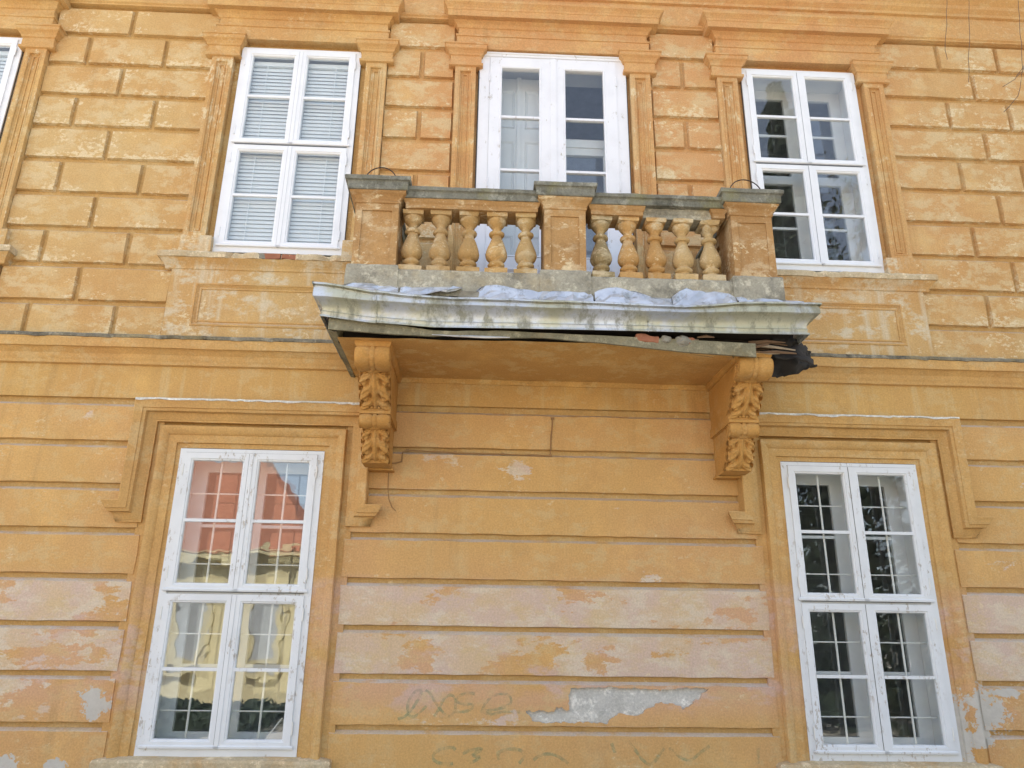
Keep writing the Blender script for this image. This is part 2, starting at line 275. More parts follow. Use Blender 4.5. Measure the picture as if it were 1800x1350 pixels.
# ------------------------------------------------------------------ mesh helpers
def nz3(p, f): return noise.noise_vector(Vector(p)*f)
class MB:
    def __init__(s): s.v = []; s.f = []; s.sm = set()
    def add(s, vs_, fs):
        o = len(s.v); s.v += [tuple(v) for v in vs_]; s.f += [tuple(i+o for i in f) for f in fs]; return s
    def box(s, x0, x1, y0, y1, z0, z1):
        return s.add([(x0,y0,z0),(x1,y0,z0),(x1,y1,z0),(x0,y1,z0),(x0,y0,z1),(x1,y0,z1),(x1,y1,z1),(x0,y1,z1)],
                     [(0,3,2,1),(4,5,6,7),(0,1,5,4),(1,2,6,5),(2,3,7,6),(3,0,4,7)])
    def grid(s, fn, nu, nv, close_u=False):
        o = len(s.v)
        for j in range(nv+1):
            for i in range(nu + (0 if close_u else 1)): s.v.append(tuple(fn(i/nu, j/nv)))
        w = nu if close_u else nu+1
        for j in range(nv):
            for i in range(nu):
                a = o+j*w+i; b = o+j*w+(i+1) % w if close_u else a+1
                s.f.append((a, b, b+w, a+w))
        return s
    def moulded(s, x0, x1, prof, yb=0.038, seg=0.12):
        """profile [(d,z)] from bottom to top run round three sides of a block standing on the wall"""
        n = max(1, int((x1-x0)/seg)); rows = []
        for d, z in prof:
            row = [(x0-d, yb, z)] + [((x0-d)+(x1-x0+2*d)*i/n, -d, z) for i in range(n+1)] + [(x1+d, yb, z)]
            rows.append(row)
        o = len(s.v); w = n+3
        for r_ in rows: s.v += r_
        for j in range(len(rows)-1):
            for i in range(w-1): s.f.append((o+j*w+i, o+j*w+i+1, o+(j+1)*w+i+1, o+(j+1)*w+i))
        s.f.append(tuple(o+i for i in reversed(range(w)))); k = o+(len(rows)-1)*w
        s.f.append(tuple(k+i for i in range(w))); return s
    def moulded4(s, x0, x1, y0, y1, prof, seg=0.1):
        nx = max(1, int((x1-x0)/seg)); ny = max(1, int((y1-y0)/seg)); rows = []
        for d, z in prof:
            a0, a1, b0, b1 = x0-d, x1+d, y0-d, y1+d
            row = [(a0+(a1-a0)*i/nx, b0, z) for i in range(nx)] + [(a1, b0+(b1-b0)*i/ny, z) for i in range(ny)] \
                + [(a1-(a1-a0)*i/nx, b1, z) for i in range(nx)] + [(a0, b1-(b1-b0)*i/ny, z) for i in range(ny)]
            rows.append(row)
        o = len(s.v); w = len(rows[0])
        for r_ in rows: s.v += r_
        for j in range(len(rows)-1):
            for i in range(w): s.f.append((o+j*w+i, o+j*w+(i+1) % w, o+(j+1)*w+(i+1) % w, o+(j+1)*w+i))
        s.f.append(tuple(o+i for i in reversed(range(w)))); k = o+(len(rows)-1)*w
        s.f.append(tuple(k+i for i in range(w))); return s
    def sweep(s, path, prof, seg=0.12, closed=False):
        """axis-aligned mitred path in x,z; profile [(n,y)], n measured to the left of travel"""
        pts = []
        P = path
        for i in range(len(P)-1):
            L = math.hypot(P[i+1][0]-P[i][0], P[i+1][1]-P[i][1]); k = max(1, int(L/seg))
            for j in range(k): pts.append((i, j/k))
        pts.append((len(P)-2, 1.0))
        dirs = [((P[i+1][0]-P[i][0])/math.hypot(P[i+1][0]-P[i][0], P[i+1][1]-P[i][1]), (P[i+1][1]-P[i][1])/math.hypot(P[i+1][0]-P[i][0], P[i+1][1]-P[i][1])) for i in range(len(P)-1)]
        nor = [(-d[1], d[0]) for d in dirs]
        def corner(i, n):
            if i == 0: m_ = nor[0]
            elif i == len(P)-1: m_ = nor[-1]
            else: m_ = (nor[i-1][0]+nor[i][0], nor[i-1][1]+nor[i][1])
            return (P[i][0]+m_[0]*n, P[i][1]+m_[1]*n)
        o = len(s.v); w = len(pts)
        for n, y in prof:
            cs = [corner(i, n) for i in range(len(P))]
            for (i, u) in pts:
                a, b = cs[i], cs[i+1]; s.v.append((a[0]+(b[0]-a[0])*u, y, a[1]+(b[1]-a[1])*u))
        for j in range(len(prof)-1):
            for i in range(w-1): s.f.append((o+j*w+i, o+j*w+i+1, o+(j+1)*w+i+1, o+(j+1)*w+i))
        s.f.append(tuple(o+j*w for j in range(len(prof)))); s.f.append(tuple(o+j*w+w-1 for j in reversed(range(len(prof))))); return s
    def tube(s, pts, rad, k=6):
        pts = [Vector(p) for p in pts]; o = len(s.v)
        if not isinstance(rad, (list, tuple)): rad = [rad]*len(pts)
        for i, p in enumerate(pts):
            d = (pts[min(i+1, len(pts)-1)]-pts[max(i-1, 0)]).normalized()
            a = d.orthogonal().normalized() if abs(d.z) > 0.95 else d.cross(Vector((0, 0, 1))).normalized(); b = d.cross(a)
            for j in range(k):
                t_ = 2*math.pi*j/k; s.v.append(tuple(p+(a*math.cos(t_)+b*math.sin(t_))*rad[i]))
        for i in range(len(pts)-1):
            for j in range(k):
                q = (j+1) % k; s.f.append((o+i*k+j, o+i*k+q, o+(i+1)*k+q, o+(i+1)*k+j))
        s.f.append(tuple(o+j for j in reversed(range(k)))); e = o+(len(pts)-1)*k; s.f.append(tuple(e+j for j in range(k))); return s
    def lathe(s, prof, k=24, c=(0, 0)):
        o = len(s.v)
        for r_, z in prof:
            for j in range(k):
                a = 2*math.pi*j/k; s.v.append((c[0]+r_*math.cos(a), c[1]+r_*math.sin(a), z))
        for i in range(len(prof)-1):
            for j in range(k):
                q = (j+1) % k; s.f.append((o+i*k+j, o+i*k+q, o+(i+1)*k+q, o+(i+1)*k+j))
        s.f.append(tuple(o+j for j in reversed(range(k)))); e = o+(len(prof)-1)*k; s.f.append(tuple(e+j for j in range(k))); return s
    def mesh(s, name, smooth=None, jit=0.0, jf=6.0):
        if jit: s.v = [tuple(Vector(v)+nz3(v, jf)*jit+nz3(v, jf*4)*jit*0.4) for v in s.v]
        me = bpy.data.meshes.new(name); me.from_pydata(s.v, [], s.f); me.validate()
        bm = bmesh.new(); bm.from_mesh(me); bmesh.ops.recalc_face_normals(bm, faces=bm.faces); bm.to_mesh(me); bm.free()
        if smooth is not None:
            for p in me.polygons: p.use_smooth = True
            try: me.set_sharp_from_angle(angle=R(smooth))
            except Exception: pass
        me.update(); return me
    def build(s, name, mat, parent=None, smooth=None, jit=0.0, jf=6.0):
        return mkobj(name, s.mesh(name, smooth, jit, jf), mat, parent)
def mkobj(name, me, mat, parent=None, loc=None):
    o = bpy.data.objects.new(name, me)
    if mat is not None and not me.materials: me.materials.append(mat)
    COL.objects.link(o)
    if parent is not None: o.parent = parent
    if loc: o.location = loc
    return o
def empty(name, loc=(0, 0, 0), parent=None):
    o = bpy.data.objects.new(name, None); COL.objects.link(o); o.location = loc
    if parent is not None: o.parent = parent
    return o
def tag(o, label, cat, group=None):
    o['label'] = label; o['category'] = cat
    if group: o['group'] = group
    return o
def copy_tree(o, parent=None):
    c = o.copy(); COL.objects.link(c)
    if parent is not None: c.parent = parent
    for ch in o.children: copy_tree(ch, c)
    return c
def lerp_tab(tab, x):
    if x <= tab[0][0]: return tab[0][1]
    for (a, b), (c, d) in zip(tab, tab[1:]):
        if x <= c: return b+(d-b)*(x-a)/(c-a)
    return tab[-1][1]

# ------------------------------------------------------------------ ground and street
g = MB().add([(-300, -300, 0), (300, -300, 0), (300, 300, 0), (-300, 300, 0)], [(0, 1, 2, 3)]).build('ground', simple('street_ground', (0.33, 0.30, 0.25), 0.9, 0, 1.5, 0.2))
g['kind'] = 'structure'
pv = MB().box(-20, 20, -2.2, 0.02, 0.004, 0.13).build('pavement', simple('pavement_slabs', (0.33, 0.31, 0.28), 0.9, 0, 3, 0.2)); pv['kind'] = 'structure'

# ------------------------------------------------------------------ the building
HOUSE = empty('building')
tag(HOUSE, 'weathered ochre plaster house front with rusticated blocks and a crumbling balcony', 'building')
AX = [-5.68, -2.455, 2.455]                  # window axes
HW = 0.575
UZ0, UZ1, LZ0, LZ1 = 4.80, 7.03, 0.765, 3.02
openings = [(a-HW+.03, a+HW-.03, UZ0+.03, UZ1-.03) for a in AX] + [(a-HW+.03, a+HW-.03, LZ0+.03, LZ1-.03) for a in AX] + [(-0.69, 0.69, 4.12, 7.06)]
XW0, XW1, ZTOP = -9.0, 8.5, 10.3
def wall_mesh():
    b = MB(); xs = sorted({XW0, XW1, *[o[0] for o in openings], *[o[1] for o in openings]}); zs = sorted({0, ZTOP, *[o[2] for o in openings], *[o[3] for o in openings]})
    for i in range(len(xs)-1):
        for j in range(len(zs)-1):
            cx, cz = (xs[i]+xs[i+1])/2, (zs[j]+zs[j+1])/2
            if any(o[0] < cx < o[1] and o[2] < cz < o[3] for o in openings): continue
            for yy in (0.036, 0.40):
                b.add([(xs[i], yy, zs[j]), (xs[i+1], yy, zs[j]), (xs[i+1], yy, zs[j+1]), (xs[i], yy, zs[j+1])], [(0, 1, 2, 3) if yy < .1 else (3, 2, 1, 0)])
    for (a, c, e, f) in openings:
        b.add([(a, .036, e), (a, .40, e), (a, .40, f), (a, .036, f)], [(0, 1, 2, 3)]); b.add([(c, .036, e), (c, .40, e), (c, .40, f), (c, .036, f)], [(3, 2, 1, 0)])
        b.add([(a, .036, e), (c, .036, e), (c, .40, e), (a, .40, e)], [(0, 1, 2, 3)]); b.add([(a, .036, f), (c, .036, f), (c, .40, f), (a, .40, f)], [(3, 2, 1, 0)])
    return b
wb = wall_mesh()
me = bpy.data.meshes.new('wall'); me.from_pydata(wb.v, [], wb.f); me.update()
# groove colour follows the storey
M['wall'] = plaster('ochre_plaster_grooves', (0.51, 0.325, 0.125), (0.48, 0.29, 0.105), pale_amt=0.35, flake_amt=0.5, flake_lo=0.63, streak=0.1, warm=0.5, bare=BARE_R+BARE_L)
WALL = mkobj('wall', me, M['wall'], HOUSE)
sh = MB(); sh.box(XW0, XW0+.4, .42, 11, 0, ZTOP); sh.box(XW1-.4, XW1, .42, 11, 0, ZTOP); sh.box(XW0+.41, XW1-.41, 10.6, 11, 0, ZTOP); sh.box(XW0+.41, XW1-.41, 2.4, 2.6, 0, ZTOP)
sh.build('side_wall', M['room'], HOUSE)
rf = MB(); rf.add([(XW0-.3, -.5, ZTOP), (XW1+.3, -.5, ZTOP), (XW1+.3, 5.5, ZTOP+2.6), (XW0-.3, 5.5, ZTOP+2.6), (XW0-.3, 11.5, ZTOP), (XW1+.3, 11.5, ZTOP)], [(0, 1, 2, 3), (3, 2, 5, 4), (0, 3, 4), (1, 5, 2), (0, 4, 5, 1)])
M['tile'] = simple('red_roof_tile', (0.33, 0.13, 0.075), 0.8, 0, 6, 0.3)
rf.build('roof', M['tile'], HOUSE)

# ---- rusticated blocks -------------------------------------------------------
GAP, CH = 0.0175, 0.014
def block(x0, x1, z0, z1, mat, y1=0.035, hole=None, yf=0.0):
    """one raised block with chamfered, slightly uneven edges"""
    j = lambda a=0.0038: random.uniform(-a, a)
    x0 += GAP; x1 -= GAP; z0 += GAP; z1 -= GAP; c = CH
    back = [(x0, y1, z0), (x1, y1, z0), (x1, y1, z1), (x0, y1, z1)]
    nx = max(1, int((x1-x0)/0.11))
    front = []
    def edge(a, b, n): return [(a[0]+(b[0]-a[0])*i/n, yf+j(.0012), a[1]+(b[1]-a[1])*i/n) for i in range(n)]
    f0, f1, g0, g1 = x0+c*.75, x1-c*.5, z0+.004, z1-.024
    lowp = edge((f0, g0), (f1, g0), nx)+edge((f1, g0), (f1, g1), 2)+edge((f1, g1), (f0, g1), nx)+edge((f0, g1), (f0, g0), 2)
    lowp = [(p[0]+j(), p[1], p[2]+j()) for p in lowp]
    bk = []
    def edge2(a, b, n): return [(a[0]+(b[0]-a[0])*i/n, y1, a[1]+(b[1]-a[1])*i/n) for i in range(n)]
    bk = edge2((x0, z0), (x1, z0), nx)+edge2((x1, z0), (x1, z1), 2)+edge2((x1, z1), (x0, z1), nx)+edge2((x0, z1), (x0, z0), 2)
    b = MB(); n = len(lowp); b.add(lowp+bk, [(i, n+i, n+(i+1) % n, (i+1) % n) for i in range(n)])
    if hole is None: b.f.append(tuple(range(n)))
    else:
        tris = tessellate_polygon([[Vector((p[0], p[2], 0)) for p in lowp], [Vector((q[0], q[1], 0)) for q in hole]])
        o = len(b.v); allp = lowp+[(q[0], yf, q[1]) for q in hole]
        b.add(allp, [tuple(t_) for t_ in tris])
        k = len(hole); b.add([(q[0], yf, q[1]) for q in hole]+[(q[0], y1-.004, q[1]) for q in hole], [(i, (i+1) % k, k+(i+1) % k, k+i) for i in range(k)])
    return b.build('block', mat, WALL)

UG = [7.115-0.3535*k for k in range(9)]             # groove centre lines, upper storey
rows_u = [(7.115, 7.455)] + [(UG[k+1], UG[k]) for k in range(8)] + [(3.955, UG[8])]
XL_PIL = AX[0]+.835; 
for k, (z0, z1) in enumerate(rows_u):
    odd = k % 2
    low = z1 < 4.70                                  # beside the aprons rather than the pilasters
    o1 = .87 if low else .815
    js = [-4.49, -3.76] if odd else [-4.125]
    xs = [AX[0]+o1] + js + [AX[1]-o1]
    for a, b in zip(xs, xs[1:]):
        if b-a > .06: block(a, b, z0, z1, M['upper'])
    js = [4.25, 4.87, 5.49, 6.11, 6.73, 7.35, 7.97] if odd else [3.935, 4.555, 5.18, 5.8, 6.42, 7.04, 7.66, 8.28]
    xs = [AX[2]+o1] + js
    for a, b in zip(xs, xs[1:]): block(a, b, z0, z1, M['upper'])
    for s in (-1, 1):
        if low: xs = [s*(AX[2]-.87), s*0.95]
        else: xs = [s*(AX[2]-.815), s*.955]
        xs = sorted(xs)
        if odd: xs = [xs[0], s*1.285, xs[1]]
        for a, b in zip(xs, xs[1:]): block(a, b, z0, z1, M['upper'])
LGZ = [3.405-0.3486*k for k in range(8)]
rows_l = [(LGZ[k+1], LGZ[k]) for k in range(7)] + [(0.60, LGZ[7])]
def jag(poly, n=5, amp=0.014):
    out = []
    for i in range(len(poly)):
        a, b = poly[i], poly[(i+1) % len(poly)]
        L = math.hypot(b[0]-a[0], b[1]-a[1]); k = max(1, int(L/0.011))
        for q in range(k):
            u = q/k; px, pz = a[0]+(b[0]-a[0])*u, a[1]+(b[1]-a[1])*u
            d = (noise.noise_vector(Vector((px*28, pz*28, 3)))+.6*noise.noise_vector(Vector((px*90, pz*90, 5))))*amp
            out.append((px+d.x, pz+d.y))
    return out
PATCH = [(0.108, 1.205), (0.289, 1.212), (0.47, 1.214), (0.633, 1.21), (0.778, 1.2), (0.98, 1.219), (1.157, 1.215), (1.085, 1.156), (0.953, 1.072), (0.918, 1.105), (0.793, 1.123), (0.7, 1.086), (0.608, 1.036), (0.465, 1.051), (0.409, 1.01), (0.389, 0.985), (0.122, 0.990), (-0.108, 0.984), (-0.179, 0.995), (-0.197, 1.029), (-0.233, 1.061), (-0.126, 1.062), (-0.019, 1.055), (-0.001, 1.088), (0.097, 1.064), (0.089, 1.147)]
# shift the patch so that it sits inside its own band
PATCH = [(p[0], 1.006+(p[1]-0.984)*(1.262-1.006)/(1.219-0.984)) for p in PATCH]
hole = jag(PATCH)
for k, (z0, z1) in enumerate(rows_l):
    hood = z1 > 2.45
    e = .80 if hood else .765
    for a, b in ((-8.9, AX[0]-e), (AX[0]+e, AX[1]-e), (AX[2]+e, 8.4)):
        block(a, b, z0, z1, M['lower'])
    block(AX[1]+e, AX[2]-e, z0, z1, M['lower'], hole=hole if k == 6 else None)
pt = MB(); hp = tessellate_polygon([[Vector((q[0], q[1], 0)) for q in hole]])
pt.add([(q[0], 0.022+0.004*noise.noise(Vector((q[0]*9, q[1]*9, 0))), q[1]) for q in hole], [tuple(t_) for t_ in hp]); pt.build('bare_patch', M['render'], WALL)
# smooth bands between the grooves and the string course, and above the upper blocks
MB().box(XW0, XW1, 0.0, .0355, 3.405+GAP+.012, 3.80).build('plain_band', M['band'], WALL)
MB().box(XW0, XW1, -.015, .0355, 0.12, 0.585).build('base_band', M['lower'], WALL)
tb = MB(); tb.moulded(XW0, XW1, [(0, 7.455), (.028, 7.458), (.030, 7.472), (.045, 7.485), (.047, 7.505), (.02, 7.512), (.018, 7.765), (.045, 7.772), (.05, 7.80), (.085, 7.835), (.09, 7.87), (.14, 7.92), (.145, 7.96), (.05, 8.0)], seg=.25)
tb.build('upper_string_course', M['trim'], HOUSE, jit=.004, jf=3)

# ---- string course between the storeys ---------------------------------------
for a, b in ((XW0, -1.74), (1.74, XW1)):
    s_ = MB(); s_.moulded(a, b, [(0, 3.715), (.028, 3.722), (.03, 3.745), (.04, 3.765), (.048, 3.80), (.075, 3.828), (.088, 3.838), (.108, 3.842), (.112, 3.905), (.115, 3.92), (.06, 3.93)], seg=.15)
    so = s_.build('string_course', M['trimlow'], HOUSE, jit=.0045, jf=4)
    f_ = MB(); n = int((b-a)/.06)
    def fl(u, v, a=a, b=b):
        x = a+(b-a)*u; w = noise.noise(Vector((x*5, 0, 2)))*.009+noise.noise(Vector((x*19, 0, 5)))*.008+noise.noise(Vector((x*47, 0, 5)))*.003
        return [(x, .02, 3.962+w), (x, -.118+w, 3.952+w), (x, -.124+w, 3.940+w*1.5), (x, -.122+w, 3.922+w*2), (x, -.10, 3.918)][round(v*4)]
    f_.grid(fl, n, 4); f_.build('lead_flashing', M['flash'], so)

# ---- window surrounds, upper storey ------------------------------------------
def surround_upper(ax, hw_in=HW, door=False):
    o0 = .635 if not door else .755                 # pilaster offsets from the axis
    o1 = .835 if not door else .955
    for s in (-1, 1):
        a, b = sorted((ax+s*o0, ax+s*o1))
        zb = 4.93 if not door else 4.35
        p = MB(); p.moulded(a, b, [(.045, zb), (.045, 6.87)], seg=.5); 
        # rebuild the shaft with a sunk panel: margin strips over a recessed field
        p = MB(); yq = -.045
        p.box(a, b, -.016, .038, zb, 6.875)
        for (u0, u1, w0, w1) in ((a, a+.034, zb, 6.875), (b-.034, b, zb, 6.875), (a+.034, b-.034, zb, zb+.03), (a+.034, b-.034, 6.835, 6.875)):
            p.box(u0, u1, yq, -.0162, w0, w1)
        p.sweep([(a+.034, zb+.03), (b-.034, zb+.03), (b-.034, 6.835), (a+.034, 6.835), (a+.034, zb+.03)], [(0, -.0445), (.006, -.050), (.014, -.046), (.018, -.028), (.030, -.020), (.036, -.018), (.038, -.026), (.048, -.026), (.050, -.0155)], seg=.4)
        pil = p.build('pilaster', M['pilaster'], HOUSE, jit=.003, jf=5)
        c = MB(); c.moulded(a, b, [(.048, 6.874), (.064, 6.88), (.066, 6.905), (.05, 6.915), (.05, 6.995), (.062, 7.003), (.066, 7.02), (.08, 7.04), (.098, 7.055), (.102, 7.062), (.102, 7.092), (.112, 7.098), (.112, 7.112), (.08, 7.118)], seg=.1)
        c.build('capital', M['trim'], pil, jit=.0025)
        if not door:
            q = MB(); q.moulded(a-.002, b+.002, [(.062, 4.765), (.062, 4.925), (.05, 4.932)], seg=.05)
            q.build('plinth', M['apron'] , pil, jit=.007, jf=12)
    w = o1-.005
    e = MB(); e.moulded(ax-w+.06, ax+w-.06, [(.06, 7.085), (.062, 7.225), (.072, 7.23), (.074, 7.245), (.05, 7.252), (.046, 7.335), (.058, 7.342), (.07, 7.37), (.095, 7.392), (.098, 7.40), (.15, 7.398), (.155, 7.46), (.162, 7.467), (.165, 7.485), (.18, 7.505), (.20, 7.525), (.203, 7.545), (.1, 7.56)], seg=.12)
    e.build('entablature', M['trim'], HOUSE, jit=.0035, jf=4)
    if not door:
        s_ = MB(); s_.moulded(ax-.88, ax+.88, [(.042, 4.60), (.05, 4.605), (.052, 4.625), (.062, 4.645), (.085, 4.675), (.098, 4.692)], seg=.08)
        s_.build('sill_cove', M['apron'], HOUSE, jit=.003)
        q = MB(); n = 60
        q.moulded(ax-.88, ax+.88, [(.088, 4.693), (.112, 4.694), (.114, 4.735), (.105, 4.752), (.02, 4.775)], seg=.03)
        sl = q.mesh('window_sill')
        rnd = random.Random(int(ax*100))
        for v in sl.vertices:                         # broken nose in the middle of the sill
            if v.co.y < -.08:
                k = noise.noise(Vector((v.co.x*7, ax, 0)))+.6*noise.noise(Vector((v.co.x*23, ax, 1)))
                inner = 1.0 if (ax < 0 and abs(v.co.x-ax-.05) < .45) or (ax > 0 and v.co.x < ax+.3) else .25
                v.co.y += max(0, k+.15)*.055*inner; v.co.z += -max(0, k)*.02*inner
        mkobj('window_sill', sl, M['sill'], HOUSE)
        a = MB(); a.moulded(ax-.835, ax+.835, [(.04, 3.95), (.04, 4.605)], seg=1)
        a = MB(); yo, yi = -.040, -.028
        a.box(ax-.875, ax+.875, yi, .035, 3.95, 4.602)
        X0, X1, Z0, Z1 = ax-.652, ax+.652, 4.075, 4.475
        for (u0, u1, w0, w1) in ((ax-.875, X0, 3.95, 4.602), (X1, ax+.875, 3.95, 4.602), (X0, X1, 3.95, Z0), (X0, X1, Z1, 4.602)):
            a.box(u0, u1, yo, yi-.0003, w0, w1)
        a.build('apron', M['apron'], HOUSE)
        f = MB(); f.sweep([(X0, Z0), (X1, Z0), (X1, Z1), (X0, Z1), (X0, Z0)], [(0, -.0385), (.001, -.047), (.014, -.05), (.018, -.043), (.034, -.030), (.040, -.026), (.044, -.036), (.056, -.036), (.058, -.027)], seg=.1)
        f.build('panel_moulding', M['trim'], HOUSE, jit=.002)
for a in AX: surround_upper(a)
surround_upper(0.0, .72, True)

# exposed bricks in the broken sill of the left window
for i, (bx, w, h) in enumerate(((-2.47, .13, .05), (-2.31, .15, .045), (-2.56, .06, .04))):
    b = MB(); b.box(bx-w/2, bx+w/2, -.100, -.02, 4.700, 4.700+h)
    b.build('sill_brick', M['brick'] if i < 2 else M['rubble'], HOUSE, jit=.012, jf=14)

# ---- lower window surrounds --------------------------------------------------
def surround_lower(ax):
    pth = [(ax-.575, .76), (ax-.575, 3.03), (ax+.575, 3.03), (ax+.575, .76)]
    prof = [(-.004, .035), (-.004, .004), (.032, .002), (.036, -.016), (.098, -.019), (.104, -.030), (.118, -.040), (.136, -.050), (.150, -.054), (.166, -.054), (.170, -.045), (.172, .035)]
    a = MB(); a.sweep(pth, prof, seg=.09); a.build('architrave', M['trimlow'], HOUSE, jit=.0035, jf=5, smooth=35)
    hp_ = [(ax-1.085, 2.42), (ax-.79, 2.42), (ax-.79, 3.235), (ax+.79, 3.235), (ax+.79, 2.42), (ax+1.085, 2.42)]
    hprof = [(0, .035), (0, -.022), (.012, -.024), (.022, -.034), (.055, -.042), (.068, -.052), (.074, -.088), (.086, -.092), (.094, -.094), (.098, -.105), (.115, -.108), (.140, -.118), (.152, -.124), (.160, -.120), (.162, .035)]
    h = MB(); h.sweep(hp_, hprof, seg=.09); ho = h.build('hood_mould', M['trimlow'], HOUSE, jit=.003, jf=5, smooth=35)
    for v in ho.data.vertices:                        # ends cut back on the slant, lower edge shorter
        e_ = abs(v.co.x-ax)
        if e_ > 1.03: v.co.x -= math.copysign((2.58-v.co.z)*.55+max(0, .10+v.co.y)*.4, v.co.x-ax)
    t_ = MB()
    n = 50
    def tp(u, v):
        x = ax-.948+1.896*u; k = noise.noise(Vector((x*9, 3, ax)))*.006+noise.noise(Vector((x*31, 3, ax)))*.004
        return [(x, .018, 3.418+k), (x, -.124+k, 3.408+k), (x, -.128+k, 3.392+k*2.5), (x, -.10, 3.390)][round(v*3)]
    t_.grid(tp, n, 3); t_.build('flaking_ledge', M['whitewash'], ho)
    s_ = MB(); s_.moulded(ax-.74, ax+.74, [(.045, .60), (.05, .66), (.085, .69), (.092, .70), (.094, .735), (.085, .752), (.01, .768)], seg=.06)
    s_.build('window_sill', M['sill'], HOUSE, jit=.006, jf=8)
for a in AX:
    surround_lower(a)
    for s in (-1, 1):
        x0_, x1_ = sorted((a+s*.742, a+s*.835)); MB().box(x0_, x1_,   .007, .0357, .60, 3.40).build('margin_strip', M['trimlow'], WALL)

